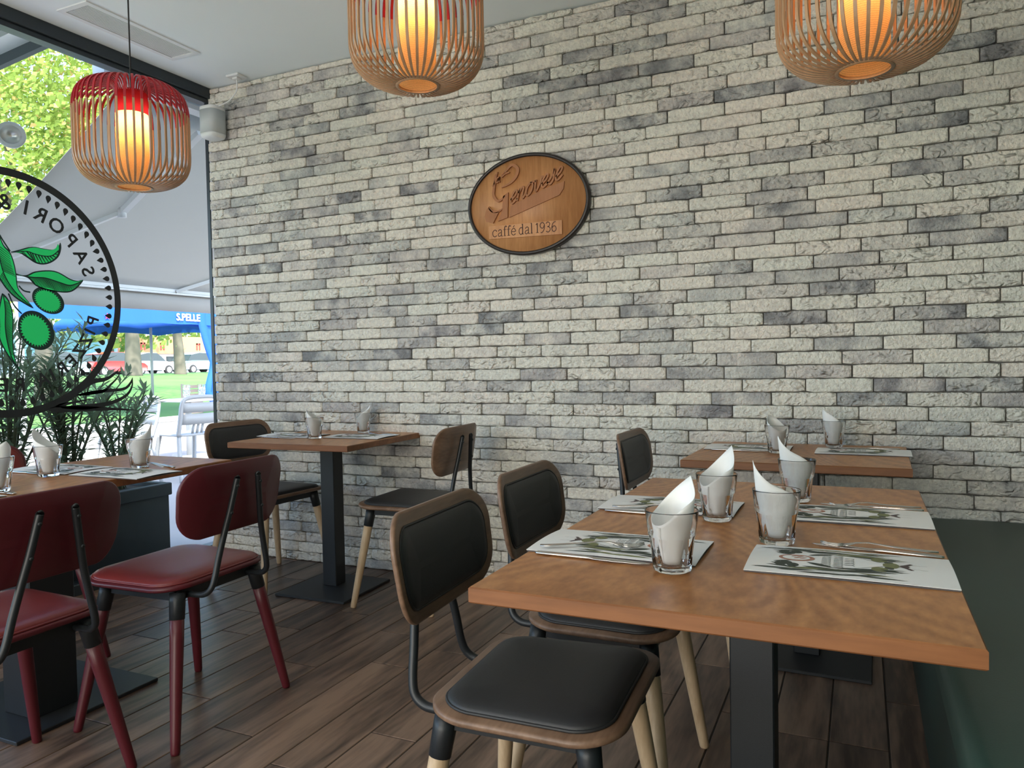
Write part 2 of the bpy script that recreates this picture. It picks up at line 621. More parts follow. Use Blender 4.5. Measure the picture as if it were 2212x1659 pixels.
# ---- measured brick courses: start (mm), brick lengths, tone of each brick; sticker outlines (m)
BRICK_ROWS = [
(-232,[246,246,246,246,246,246,246,246,246,246,246,246,246,246,246,246,246,246,246,246],[0,0,0,1,1,2,0,0,0,0,1,3,0,0,0,3,3,1,0,0]),
(-137,[246,246,246,251,252,246,246,246,246,246,246,246,246,246,246,246,246,246,246],[1,0,0,0,0,0,1,0,1,1,3,0,0,0,2,0,0,3,0]),
(-86,[246,246,246,246,246,246,246,246,246,246,246,246,246,246,246,246,246,246,246],[1,2,0,1,2,0,0,0,0,0,0,0,2,0,3,3,2,1,0]),
(-111,[246,246,246,248,248,246,246,246,246,246,246,246,246,246,246,246,246,246,246],[0,1,2,2,1,1,3,0,1,0,0,0,0,0,0,1,0,0,2]),
(-208,[246,246,246,246,246,246,246,246,246,246,246,246,246,246,246,246,246,246,246],[0,1,0,1,1,1,0,1,0,0,0,2,0,0,0,1,0,1,0]),
(-189,[246,246,246,246,246,246,246,246,246,246,246,246,246,246,246,246,246,246,246],[0,0,2,2,2,0,1,0,0,0,0,0,0,0,0,3,2,0,1]),
(-97,[246,246,246,246,246,246,246,246,246,246,246,246,246,246,246,246,246,246,246],[2,0,0,2,2,1,2,0,0,1,2,0,1,0,2,0,0,0,0]),
(-95,[246,246,246,246,246,246,246,246,246,246,246,246,246,246,246,246,246,246,246],[0,0,1,0,1,0,1,2,0,2,1,0,1,0,0,1,0,2,1]),
(-222,[246,246,246,246,250,251,247,240,245,244,245,254,253,254,253,254,253,246,246],[2,0,0,1,0,1,2,2,0,1,0,0,0,0,2,2,1,1,1]),
(-57,[246,246,246,248,248,245,245,246,245,245,252,252,253,252,252,252,246,246,246],[0,0,1,1,0,3,0,0,0,2,1,3,2,3,2,1,1,0,0]),
(-89,[246,246,246,249,249,247,248,249,242,242,252,251,252,252,251,260,246,246,246],[0,0,1,0,3,0,0,0,0,3,0,0,0,0,0,1,3,0,0]),
(-207,[246,246,246,246,246,246,253,254,251,246,251,251,250,251,251,251,258,246,246],[0,0,0,0,0,3,2,0,1,1,1,0,0,0,0,2,1,0,0]),
(-54,[246,246,246,246,246,246,250,251,250,249,249,249,249,249,249,249,246,246,246],[0,0,0,0,0,2,0,2,0,1,0,0,0,0,0,2,1,1,0]),
(-146,[246,246,246,253,250,249,251,240,249,243,247,247,247,248,247,250,254,246,246],[0,0,0,2,0,0,0,0,0,1,0,0,0,0,1,1,0,0,3]),
(-85,[246,255,251,251,252,255,246,246,243,247,249,248,248,248,248,257,246,246,246],[1,0,2,0,1,0,2,0,2,0,0,0,0,2,0,2,0,2,1]),
(-213,[246,246,260,257,254,250,250,240,243,245,244,246,246,246,253,250,257,246,246],[0,2,1,0,2,2,0,0,1,0,0,0,3,0,0,0,0,0,0]),
(-34,[246,257,250,255,242,236,241,248,240,243,249,251,250,256,256,253,246,246,246],[1,2,2,0,0,0,0,0,0,2,2,0,2,0,2,0,2,0,0]),
(-183,[246,255,257,261,251,241,253,240,240,244,250,247,253,256,256,253,255,246,246],[0,2,0,0,0,0,0,2,2,0,2,1,0,0,0,3,3,0,2]),
(-218,[246,246,246,247,247,252,240,250,251,242,237,238,255,252,257,258,257,246,246],[0,3,3,1,0,0,0,0,0,2,0,0,2,2,1,0,0,0,1]),
(-19,[246,245,257,257,252,237,251,254,238,241,242,246,249,255,256,258,246,246],[0,0,0,1,2,0,2,0,0,0,2,1,2,0,1,0,0,2]),
(-72,[246,242,246,239,245,241,252,242,237,238,246,242,249,251,258,256,246,246,246],[3,2,0,3,1,3,0,0,0,0,0,1,0,0,2,0,3,0,0]),
(-189,[246,258,246,241,255,243,237,249,245,239,243,244,247,247,245,250,254,246,246],[0,0,2,0,1,0,2,0,0,2,0,2,0,0,0,0,2,0,0]),
(-57,[246,256,253,245,249,240,244,244,236,240,248,249,251,250,248,247,246,246,246],[1,1,2,0,0,1,3,3,0,0,0,1,0,3,1,3,0,0,1]),
(-213,[246,246,256,252,257,245,251,240,245,250,238,246,249,248,251,245,249,246,246],[0,0,0,0,2,0,2,0,3,0,0,3,0,0,0,0,0,0,0]),
(-134,[246,252,253,252,247,251,240,240,238,249,244,243,253,253,246,252,246,246,246],[2,2,0,0,2,2,0,0,0,1,2,1,1,1,3,0,0,0,0]),
(-224,[246,246,241,248,240,250,246,235,240,239,245,247,244,250,248,247,259,246,246,246],[0,0,3,0,2,1,2,0,0,2,0,0,0,2,2,1,0,0,0,1]),
(-54,[246,244,248,245,241,238,234,241,238,239,249,247,245,243,246,256,246,246,246],[1,1,0,0,0,2,2,1,2,1,0,1,2,0,2,0,0,0,0]),
(-150,[246,251,251,244,236,242,242,244,240,236,253,248,243,248,250,242,259,246,246],[0,1,1,2,0,0,0,2,1,3,0,0,0,0,0,1,3,0,1]),
(-231,[246,246,246,249,244,244,244,232,239,241,245,244,253,250,254,246,246,246,246,246],[0,0,0,0,1,0,1,2,2,0,2,2,1,1,0,0,3,0,0,3]),
(-201,[246,242,247,251,234,245,242,231,244,243,243,252,253,257,246,246,246,246,246],[0,3,3,1,2,2,2,2,0,0,2,0,2,1,2,1,0,2,0]),
(-86,[246,250,250,242,234,257,246,244,243,244,243,245,250,246,246,246,246,246,246],[0,0,1,0,2,1,0,2,0,0,1,2,0,3,0,0,0,0,0]),
(-224,[246,246,242,244,237,249,239,248,216,216,217,216,242,242,246,246,246,246,246,246],[0,3,3,0,3,2,0,0,0,0,0,2,0,0,2,0,0,1,0,0]),
(-32,[246,250,243,240,247,233,234,245,245,244,249,247,250,246,246,246,246,246,246],[1,0,2,1,0,0,1,1,0,0,0,3,1,2,0,3,0,0,3]),
(-182,[246,251,245,242,241,237,242,244,243,244,243,257,254,246,246,246,246,246,246],[0,1,2,1,0,3,0,2,0,0,2,0,1,0,0,0,2,0,0]),
(-36,[246,247,237,245,238,247,250,228,228,229,228,249,258,246,246,246,246,246,246],[1,1,2,2,1,0,0,0,0,0,0,2,0,2,1,0,1,0,0]),
(-143,[246,251,258,235,244,244,232,120,241,241,241,244,251,254,246,246,246,246,246,246],[0,3,0,1,3,0,3,0,0,0,1,0,0,0,0,0,3,0,0,3]),
(-82,[246,244,251,244,237,252,197,241,239,240,238,246,253,246,246,246,246,246,246],[1,2,0,1,0,2,0,0,0,2,2,0,2,0,0,2,0,0,0]),
(-70,[246,242,250,252,243,253,243,253,242,241,250,245,252,246,246,246,246,246,246],[0,0,2,0,0,0,0,2,0,0,0,0,0,0,3,2,0,0,0]),
(-203,[246,246,249,239,254,240,242,251,241,245,248,246,248,248,246,246,246,246,246],[0,2,0,2,1,0,1,1,2,1,1,3,0,0,0,0,0,0,1]),
(-1,[246,241,242,254,236,243,250,246,249,248,247,247,248,246,246,246,246,246,246],[0,0,0,2,0,2,0,2,0,0,0,2,3,3,0,0,3,0,0]),
(-192,[246,246,252,243,234,238,247,253,246,245,249,250,246,246,246,246,246,246,246],[0,0,1,3,0,0,2,0,1,2,2,0,1,0,0,0,3,1,0]),
(-20,[246,248,242,239,236,243,249,254,243,249,245,249,244,246,246,246,246,246,246],[2,0,2,0,1,1,1,0,2,2,1,0,0,0,0,0,0,0,2]),
(-83,[246,244,246,240,243,238,253,248,253,243,245,247,247,246,246,246,246,246,246],[0,0,0,2,0,0,1,0,0,3,3,3,0,0,0,0,0,0,2]),
(-18,[246,243,245,244,238,248,248,247,247,243,252,248,248,246,246,246,246,246,246],[1,0,2,0,3,0,0,0,2,0,0,0,2,0,0,0,0,0,2]),
(-196,[246,246,248,244,231,245,245,244,245,253,246,248,249,246,246,246,246,246,246],[0,2,1,2,0,2,0,0,0,0,3,2,2,2,0,0,0,0,1]),
(-42,[246,253,247,242,243,243,243,243,242,253,248,248,249,246,246,246,246,246,246],[2,2,0,1,2,0,0,2,1,0,0,0,0,1,0,0,0,0,2]),
(-111,[246,246,243,239,245,245,245,246,245,244,251,246,246,246,246,246,246,246,246],[0,2,1,2,0,0,0,0,1,1,0,2,0,3,0,0,0,0,1]),
(-184,[246,246,242,238,239,244,245,244,245,256,248,244,246,246,246,246,246,246,246],[0,0,2,0,2,2,0,0,1,0,1,2,0,0,0,0,0,0,0]),
(-155,[246,246,246,246,246,246,246,246,246,246,257,246,246,246,246,246,246,246,246],[0,0,0,0,0,0,0,0,0,0,0,0,0,0,0,0,0,0,0]),
(-114,[246,246,246,246,246,246,246,246,246,246,246,246,246,246,246,246,246,246,246],[0,0,0,0,0,0,0,0,0,0,0,0,0,0,0,0,0,0,1])]
ART = {"leaf_a":[[0.011,0.188],[0.05,0.204],[0.109,0.225],[0.173,0.223],[0.21,0.224],[0.236,0.239],[0.249,0.263],[0.253,0.237],[0.239,0.195],[0.204,0.163],[0.162,0.147],[0.122,0.15],[0.08,0.173],[0.049,0.188]],"leaf_a_mid":[[0.011,0.188],[0.081,0.2],[0.12,0.193],[0.164,0.188],[0.205,0.195],[0.238,0.223]],"leaf_b":[[0.034,0.087],[0.076,0.089],[0.117,0.11],[0.186,0.123],[0.236,0.118],[0.295,0.091],[0.334,0.086],[0.363,0.091],[0.328,0.049],[0.288,0.025],[0.232,0.021],[0.166,0.028],[0.118,0.044],[0.084,0.076]],"leaf_b_mid":[[0.034,0.087],[0.103,0.082],[0.168,0.084],[0.234,0.07],[0.294,0.06],[0.356,0.086]],"leaf_c":[[-0.045,0.273],[-0.021,0.218],[0.007,0.188],[0.024,0.139],[0.032,0.087],[0.038,0.026],[0.069,-0.017],[0.106,-0.064],[0.051,-0.039],[0.007,-0.008],[-0.03,0.035],[-0.06,0.095],[-0.069,0.176],[-0.059,0.24]],"leaf_c_mid":[[-0.046,0.262],[-0.04,0.149],[-0.017,0.068],[0.031,-0.002],[0.098,-0.056]],"leaf_d":[[-0.032,-0.004],[-0.006,-0.034],[0.01,-0.094],[0.007,-0.176],[0.006,-0.258],[0.016,-0.319],[0.033,-0.355],[-0.004,-0.315],[-0.038,-0.258],[-0.059,-0.202],[-0.063,-0.138],[-0.055,-0.077],[-0.041,-0.016]],"leaf_d_mid":[[-0.032,-0.006],[-0.025,-0.076],[-0.028,-0.157],[-0.021,-0.226],[-0.004,-0.295],[0.029,-0.35]],"stem_a":[[0.007,0.191],[-0.021,0.233],[-0.042,0.268]],"stem_b":[[0.04,0.037],[0.062,0.016],[0.093,0.011]],"stem_c":[[-0.008,-0.002],[0.014,-0.053],[0.049,-0.092]],"stem_d":[[-0.009,0.14],[0.011,0.1],[0.041,0.086]],"br1":[[0.16,-0.534],[0.251,-0.496],[0.318,-0.456],[0.391,-0.418],[0.467,-0.407],[0.519,-0.38],[0.556,-0.348]],"br1b":[[0.556,-0.348],[0.54,-0.395],[0.496,-0.435],[0.454,-0.466],[0.374,-0.476],[0.307,-0.482]],"br2":[[0.307,-0.482],[0.454,-0.468],[0.569,-0.462],[0.613,-0.43],[0.625,-0.402]],"br2b":[[0.625,-0.402],[0.618,-0.454],[0.578,-0.5],[0.487,-0.532],[0.362,-0.543],[0.222,-0.538]],"br3":[[0.159,-0.545],[0.314,-0.551],[0.486,-0.562],[0.651,-0.58]],"br4":[[0.195,-0.532],[0.292,-0.516],[0.413,-0.503]],"inner1":[[0.336,-0.47],[0.415,-0.442],[0.492,-0.407],[0.541,-0.367]]}

# ------------------------------------------------------------------ room shell
RX, RY = 4.55, -6.6      # far right wall, wall behind the camera
rnd = random.Random(11)

def jit(a): return rnd.uniform(-a, a)

w = MB()
w.cur = 0
w.box(-0.0, RX, 0.012, 0.2, 0, CEIL)
PITCH_R, Z0 = 0.0569, 0.052
w.cur = 1
for ri, (st, lens, tones) in enumerate(BRICK_ROWS):
    z0 = Z0 + (ri - 1) * PITCH_R
    z1 = z0 + PITCH_R
    z0 = max(z0, 0.0); z1 = min(z1, CEIL - 0.004)
    if z1 - z0 < 0.01: continue
    x = st / 1000
    for k, ch in enumerate(lens):
        x0 = x; x = x + ch / 1000; x1 = x
        if x1 < 0.02: continue
        x0 = max(x0, 0.004)
        x1b = min(x1, RX - 0.004)
        if x1b - x0 < 0.02: continue
        t = {0: rnd.uniform(0.0, 0.10), 1: rnd.uniform(0.25, 0.4), 2: rnd.uniform(0.5, 0.68), 3: rnd.uniform(0.78, 1.0)}[tones[k]]
        w.curtone = (t, rnd.random(), rnd.random())
        g = 0.0010
        yb = 0.012
        yf = -0.011 - rnd.uniform(0, 0.008)
        a0, a1, c0, c1 = x0 + g + abs(jit(0.0016)), x1b - g - abs(jit(0.002)), z0 + g + abs(jit(0.0012)), z1 - g - abs(jit(0.0012))
        N = 9
        dzb = [jit(0.0016) for _ in range(N)]; dzt = [jit(0.0016) for _ in range(N)]
        cb = 0.005
        rings = []
        # outline sampled along the long edges with worn, wavy arrises
        def ring(y, ins, wob):
            pts = []
            for i in range(N):
                f = i / (N - 1)
                e = 0.0035 if i in (0, N - 1) else 0
                pts.append((a0 + ins + (a1 - a0 - 2 * ins) * f, y, c0 + ins + dzb[i] * wob + e * 0.8))
            for i in range(N - 1, -1, -1):
                f = i / (N - 1)
                e = 0.0035 if i in (0, N - 1) else 0
                pts.append((a0 + ins + (a1 - a0 - 2 * ins) * f, y, c1 - ins - dzt[i] * wob - e * 0.8))
            return pts
        w.sm = False
        w.loft([ring(yb, 0, 1), ring(yf + 0.007, 0, 1)])
        w.sm = True
        R1 = ring(yf + 0.007, 0, 1); R2 = ring(yf + 0.0025, 0.0018, 1); R4 = ring(yf + 0.0006, 0.005, 0.9); R3 = ring(yf, 0.010, 0.7)
        w.loft([R1, R2, R4, R3])
        # face grid
        n = N
        vs = list(R3)
        fs = []
        for i in range(n - 1):
            fs.append((i, i + 1, 2 * n - 2 - i, 2 * n - 1 - i))
        w.add(vs, fs)
w.sm = False
wall = w.build('wall_back', ['mortar', 'brick'])
tag(wall, kind='structure')

def struct(name, mb, m):
    return tag(mb.build(name, m), kind='structure')

# floor: porcelain planks running towards the brick wall
f = MB()
f.cur = 0
f.box(0.0, RX, RY, 0.2, -0.12, -0.0025)
f.cur = 1
PW = 0.158
ng = 0.0022
k0 = -24
x = 3.431 + PW * k0
col = 0
anch = {3.431: -1.06, 3.273: -1.06, 3.589: -0.72, 2.957: -0.64, 3.115: -0.99}
while x < RX:
    xa, xb = max(x, 0.0), min(x + PW, RX)
    if xb - xa > 0.01:
        y = 0.012 - [0.0, 0.62, 0.31, 0.78, 0.15][col % 5] - 0.02 * (col % 3)
        for kx, ky in anch.items():
            if abs(kx - x) < 0.01: y = ky + 0.9 * 2
        ys = [y]
        while ys[-1] > RY: ys.append(ys[-1] - 0.9)
        while ys[0] < 0.012: ys.insert(0, ys[0] + 0.9)
        for ya, yb2 in zip(ys[1:], ys[:-1]):
            A, B = max(ya, RY), min(yb2, 0.012)
            if B - A < 0.02: continue
            f.curtone = (rnd.random(), rnd.random(), rnd.random())
            z = 0.0
            b = 0.0016
            X0, X1, Y0, Y1 = xa + ng, xb - ng, A + ng, B - ng
            f.loft([[(X0, Y0, -0.003), (X1, Y0, -0.003), (X1, Y1, -0.003), (X0, Y1, -0.003)],
                    [(X0, Y0, -b), (X1, Y0, -b), (X1, Y1, -b), (X0, Y1, -b)],
                    [(X0 + b, Y0 + b, z), (X1 - b, Y0 + b, z), (X1 - b, Y1 - b, z), (X0 + b, Y1 - b, z)]], False, True)
    x += PW; col += 1
struct('floor', f, ['grout', 'floor'])

# ceiling with the opening for the air grille
c = MB()
VX0, VX1, VY0, VY1 = 0.186, 0.381, -1.055, -0.418
for (a, b_, cc, d) in ((-0.06, VX0, RY, 0.2), (VX1, RX, RY, 0.2), (VX0, VX1, RY, VY0), (VX0, VX1, VY1, 0.2)):
    c.box(a, b_, cc, d, CEIL, CEIL + 0.25)
struct('ceiling', c, 'ceiling')
m = MB(); m.box(RX, RX + 0.15, RY, 0.2, -0.12, CEIL + 0.25); struct('wall_right', m, 'greenwall')
m = MB(); m.box(-0.06, RX + 0.15, RY - 0.15, RY, -0.12, CEIL + 0.25); struct('wall_front', m, 'wallpaint')

# window wall: slim frame, bays, glass
def window(idx, ya, yb):
    root = bpy.data.objects.new('window_%d' % idx, None)
    C.objects.link(root)
    tag(root, kind='structure')
    fr = MB()
    fr.bbox(-0.055, 0.028, ya, yb, 2.698, CEIL, 0.003)
    fr.bbox(-0.055, 0.012, ya, yb, 2.672, 2.6985, 0.003)
    fr.bbox(-0.055, 0.02, ya, yb, 0.0, 0.055, 0.003)
    fr.bbox(-0.022, 0.002, yb - 0.008, yb, 0.05, 2.68, 0.001)
    fr.bbox(-0.045, 0.010, ya, ya + 0.028, 0.05, 2.68, 0.002)
    fr.build('window_frame', 'frame', root)
    gl = MB()
    gl.add([(-0.012, ya + 0.02, 0.05), (-0.012, yb - 0.02, 0.05), (-0.012, yb - 0.02, 2.68), (-0.012, ya + 0.02, 2.68)], [(0, 1, 2, 3)])
    gl.build('pane', 'pane', root)
    return root
window(1, -2.62, -0.004)
window(2, -6.59, -2.63)

# ------------------------------------------------------------------ air grille in the ceiling
t = thing('ceiling_vent', 'white slotted air vent recessed in the ceiling above the window', 'vent', (0, 0, CEIL))
m = MB()
b = 0.022
m.cur = 0
for (x0, x1, y0, y1) in ((VX0 - 0.004, VX1 + 0.004, VY0 - 0.004, VY0 + b), (VX0 - 0.004, VX1 + 0.004, VY1 - b, VY1 + 0.004),
                         (VX0 - 0.004, VX0 + b, VY0 + b, VY1 - b), (VX1 - b, VX1 + 0.004, VY0 + b, VY1 - b)):
    m.box(x0, x1, y0, y1, -0.006, 0.004)
m.build('frame', 'white', t)
m = MB()
nS = 15
for i in range(nS):
    xx = VX0 + b + (VX1 - VX0 - 2 * b) * (i + 0.5) / nS
    m.box(xx - 0.0027, xx + 0.0027, VY0 + b, VY1 - b, -0.003, 0.006)
m.build('louvre', 'white', t)
m = MB()
m.box(VX0, VX1, VY0, VY1, 0.06, 0.07)
m.build('duct_back', 'mortar', t)

# ------------------------------------------------------------------ wall speaker with cable
t = thing('wall_speaker', 'white rounded wall speaker at the corner beside the window', 'speaker', (0.122, -0.088, 2.43))
def sq(r, z, n=40, e=3.2):
    return [(math.copysign(abs(math.cos(2 * PI * i / n)) ** (2 / e), math.cos(2 * PI * i / n)) * r, math.copysign(abs(math.sin(2 * PI * i / n)) ** (2 / e), math.sin(2 * PI * i / n)) * r, z) for i in range(n)]
m = MB(); m.sm = True
m.loft([sq(0.046, 0.0), sq(0.055, 0.005), sq(0.0595, 0.016), sq(0.061, 0.026)], True, True)
m.build('bottom_cap', 'white', t)
m = MB(); m.sm = True
m.loft([sq(0.061, 0.027), sq(0.061, 0.158)], True, True)
m.build('grille', 'mesh', t)
m = MB(); m.sm = True
m.loft([sq(0.061, 0.159), sq(0.061, 0.174), sq(0.059, 0.178), sq(0.045, 0.1785)], True, True)
m.build('top_cap', 'white', t)
m = MB(); m.box(-0.02, 0.02, 0.05, 0.088, 0.05, 0.12)
m.build('bracket', 'white', t)
t = thing('cable_box', 'small white square cable outlet on the ceiling near the corner', 'outlet box', (0.31, -0.085, CEIL))
m = MB(); m.bbox(-0.045, 0.045, -0.04, 0.04, -0.012, 0.0, 0.003); m.bbox(-0.018, 0.018, -0.018, 0.018, -0.022, -0.011, 0.002)
m.build('cover_plate', 'white', t)
m = MB(); m.sm = True
m.tube(crm([(0, 0, -0.02), (0.001, 0.0, -0.05), (-0.015, 0.005, -0.09), (-0.075, 0.0, -0.135), (-0.155, -0.02, -0.16)], 8), 0.0035, 8)
m.build('cable', 'white', t)

# ------------------------------------------------------------------ oval wooden sign
t = thing('oval_sign', 'oval oak sign with dark rim and raised lettering hung on the brick wall', 'sign', (2.07, -0.022, 1.865), rot=(0, 0, 0))
def oval(hx, hz):
    return lambda d: [((hx - d) * math.cos(2 * PI * i / 96), (hz - d) * math.sin(2 * PI * i / 96)) for i in range(96)]
def smap(u, v, h): return (u, -h, v)
m = MB(); m.sm = True
m.plate(oval(0.302, 0.227), [(0.03, 0.0), (0, 0.0), (0, 0.018)][0:3], smap)
m.build('board', 'oak', t)
m = MB(); m.sm = True
def orng(hx, hz, h): return [(hx * math.cos(2 * PI * i / 96), -h, hz * math.sin(2 * PI * i / 96)) for i in range(96)]
m.loft([orng(0.302, 0.227, 0.0), orng(0.318, 0.243, 0.0), orng(0.318, 0.243, 0.020), orng(0.315, 0.240, 0.026), orng(0.306, 0.231, 0.028), orng(0.300, 0.225, 0.024), orng(0.300, 0.225, 0.0)])
m.build('rim', 'rim', t)
m = MB()
T0, TH = 0.018, 0.009
st_ = lambda pts, ww, k=6: m.stroke([(p[0], p[1]) for p in crm([(a, b_, 0) for a, b_ in pts], k)], ww, smap, T0, TH)
def tw(n, a, b_, k=6):
    N = (n - 1) * k + 1
    return [b_ + (a - b_) * (1 - abs(2 * i / (N - 1) - 1) ** 1.5) for i in range(N)]
# capital G: loop, back, stem and tail
P = [(-0.1286, 0.1492), (-0.1014, 0.172), (-0.075, 0.193), (-0.052, 0.184), (-0.0415, 0.1628), (-0.0576, 0.1288), (-0.0893, 0.1054), (-0.1298, 0.0929)]
st_(P, tw(len(P), 0.016, 0.006))
P = [(-0.128, 0.140), (-0.110, 0.156), (-0.085, 0.160)]
st_(P, tw(len(P), 0.010, 0.004))
P = [(-0.150, 0.170), (-0.160, 0.135), (-0.1705, 0.093), (-0.1735, 0.0572), (-0.1536, 0.0308), (-0.132, 0.034), (-0.112, 0.052)]
st_(P, tw(len(P), 0.014, 0.005))
m.poly([(-0.122, 0.050), (-0.0945, 0.0648), (-0.0994, -0.0555), (-0.1512, -0.0688), (-0.128, -0.018)], T0, smap, TH)
P = [(-0.125, -0.010), (-0.155, -0.022), (-0.186, -0.0146), (-0.202, 0.0073)]
st_(P, tw(len(P), 0.013, 0.004))
m.poly([(-0.202, 0.004), (-0.2137, -0.0078), (-0.2236, -0.0395), (-0.215, -0.0649), (-0.1786, -0.0764), (-0.145, -0.022), (-0.175, -0.026)], T0, smap, TH)
# swash banner
m.poly([(-0.0824, -0.0008), (0.089, 0.0596), (0.1952, 0.0857), (0.1905, 0.0532), (0.169, 0.0244), (-0.0925, -0.0561)], T0, smap, TH * 0.8)
# hand drawn 'enovese', sheared onto the rising baseline
def script(glyphs, ox, oz, sx, sz, slope, shear, ww):
    x = ox
    for g, adv in glyphs:
        for pl in g:
            pts = [(p[0], p[1]) for p in crm([(a, b_, 0) for a, b_ in pl], 5)]
            q = []
            for a, b_ in pts:
                X = x + a * sx + b_ * shear * sz
                q.append((X, oz + (X - ox) * slope + b_ * sz))
            m.stroke(q, ww, smap, T0, TH * 1.25)
        x += adv * sx
e_ = ([[(0.05, 0.35), (0.45, 0.55), (0.55, 0.85), (0.35, 1.0), (0.1, 0.7), (0.08, 0.2), (0.35, 0.0), (0.75, 0.25)]], 0.70)
n_ = ([[(0.1, 1.0), (0.1, 0.0)], [(0.1, 0.6), (0.35, 0.98), (0.55, 0.85), (0.55, 0.2), (0.7, 0.0), (0.9, 0.25)]], 0.88)
o_ = ([[(0.4, 1.0), (0.1, 0.75), (0.08, 0.25), (0.35, 0.0), (0.65, 0.25), (0.65, 0.75), (0.4, 1.0), (0.95, 0.85)]], 0.86)
v_ = ([[(0.05, 1.0), (0.15, 0.3), (0.35, 0.0), (0.6, 0.5), (0.65, 1.0), (0.85, 0.85)]], 0.78)
s_ = ([[(-0.05, 0.15), (0.30, 0.62), (0.42, 1.12), (0.50, 0.60), (0.52, 0.2), (0.30, -0.02), (0.08, 0.12)]], 0.72)
script([e_, n_, o_, v_, e_, s_, e_], -0.088, 0.004, 0.0505, 0.054, 0.36, 0.28, 0.0085)
l_ = ([[(0.0, -0.3), (0.35, 0.3), (0.5, 1.5), (0.3, 1.7), (0.2, 1.0), (0.3, -0.2)]], 0.55)
a_ = ([[(0.65, 0.9), (0.2, 0.9), (0.08, 0.3), (0.35, 0.0), (0.62, 0.4), (0.65, 0.9), (0.65, 0.1), (0.85, 0.05)]], 0.8)
script([l_, a_], -0.176, 0.110, 0.028, 0.024, 0.3, 0.2, 0.006)
m.build('raised_script', 'oakd', t)
m = MB()
m.poly([(-0.201, -0.0895), (0.180, -0.0935), (0.180, -0.159), (-0.201, -0.152)], T0, smap, 0.008)
m.build('caption_bar', 'oak', t)
# engraved serif caption 'caffé dal 1936'
m = MB()
T0, TH = 0.0262, 0.0006
def serif(glyphs, ox, oz, sz):
    x = ox
    for g, adv in glyphs:
        for pl, ww in g:
            pts = [(p[0], p[1]) for p in crm([(a, b_, 0) for a, b_ in pl], 5)] if len(pl) > 2 else pl
            m.stroke([(x + a * sz, oz + b_ * sz) for a, b_ in pts], ww * sz, smap, T0, TH)
        x += adv * sz
H_, K_ = 0.05, 0.11
cG = ([([(0.50, 0.62), (0.30, 0.70), (0.08, 0.50), (0.10, 0.15), (0.30, 0.0), (0.54, 0.12)], 0.09), ([(0.46, 0.55), (0.54, 0.62)], 0.12)], 0.64)
aG = ([([(0.08, 0.55), (0.25, 0.70), (0.42, 0.6), (0.43, 0.1), (0.55, 0.0)], 0.09), ([(0.42, 0.40), (0.15, 0.32), (0.05, 0.14), (0.20, 0.0), (0.42, 0.14)], 0.08)], 0.62)
fG = ([([(0.18, 0.0), (0.18, 0.75), (0.28, 1.0), (0.46, 0.95)], K_), ([(0.02, 0.66), (0.40, 0.66)], H_), ([(0.04, 0.02), (0.34, 0.02)], H_)], 0.45)
eG = ([([(0.08, 0.38), (0.52, 0.38), (0.45, 0.62), (0.28, 0.70), (0.08, 0.48), (0.10, 0.15), (0.30, 0.0), (0.54, 0.14)], 0.085), ([(0.26, 0.82), (0.42, 1.0)], 0.08)], 0.66)
dG = ([([(0.46, 0.62), (0.26, 0.70), (0.07, 0.5), (0.09, 0.14), (0.27, 0.0), (0.46, 0.14)], 0.085), ([(0.46, 0.0), (0.46, 1.05)], K_), ([(0.34, 1.04), (0.48, 1.04)], H_), ([(0.46, 0.02), (0.60, 0.02)], H_)], 0.68)
lG = ([([(0.16, 0.0), (0.16, 1.05)], K_), ([(0.04, 1.04), (0.18, 1.04)], H_), ([(0.02, 0.02), (0.30, 0.02)], H_)], 0.36)
sp = ([], 0.22)
oneG = ([([(0.22, 0.0), (0.22, 1.0)], K_), ([(0.05, 0.82), (0.22, 0.98)], 0.07), ([(0.06, 0.02), (0.38, 0.02)], H_)], 0.46)
nineG = ([([(0.52, 0.72), (0.40, 0.45), (0.18, 0.48), (0.07, 0.72), (0.20, 0.97), (0.42, 0.97), (0.55, 0.70), (0.48, 0.25), (0.28, 0.0), (0.12, 0.02)], 0.085)], 0.66)
threeG = ([([(0.06, 0.86), (0.25, 1.0), (0.47, 0.85), (0.40, 0.60), (0.24, 0.54), (0.46, 0.44), (0.50, 0.18), (0.30, -0.02), (0.06, 0.10)], 0.085)], 0.62)
sixG = ([([(0.50, 0.98), (0.22, 0.85), (0.07, 0.42), (0.16, 0.06), (0.36, 0.0), (0.54, 0.2), (0.46, 0.50), (0.24, 0.54), (0.09, 0.34)], 0.085)], 0.62)
serif([cG, aG, fG, fG, eG, sp, dG, aG, lG, sp, oneG, nineG, threeG, sixG], -0.184, -0.143, 0.0465)
m.build('engraved_caption', 'engrave', t)

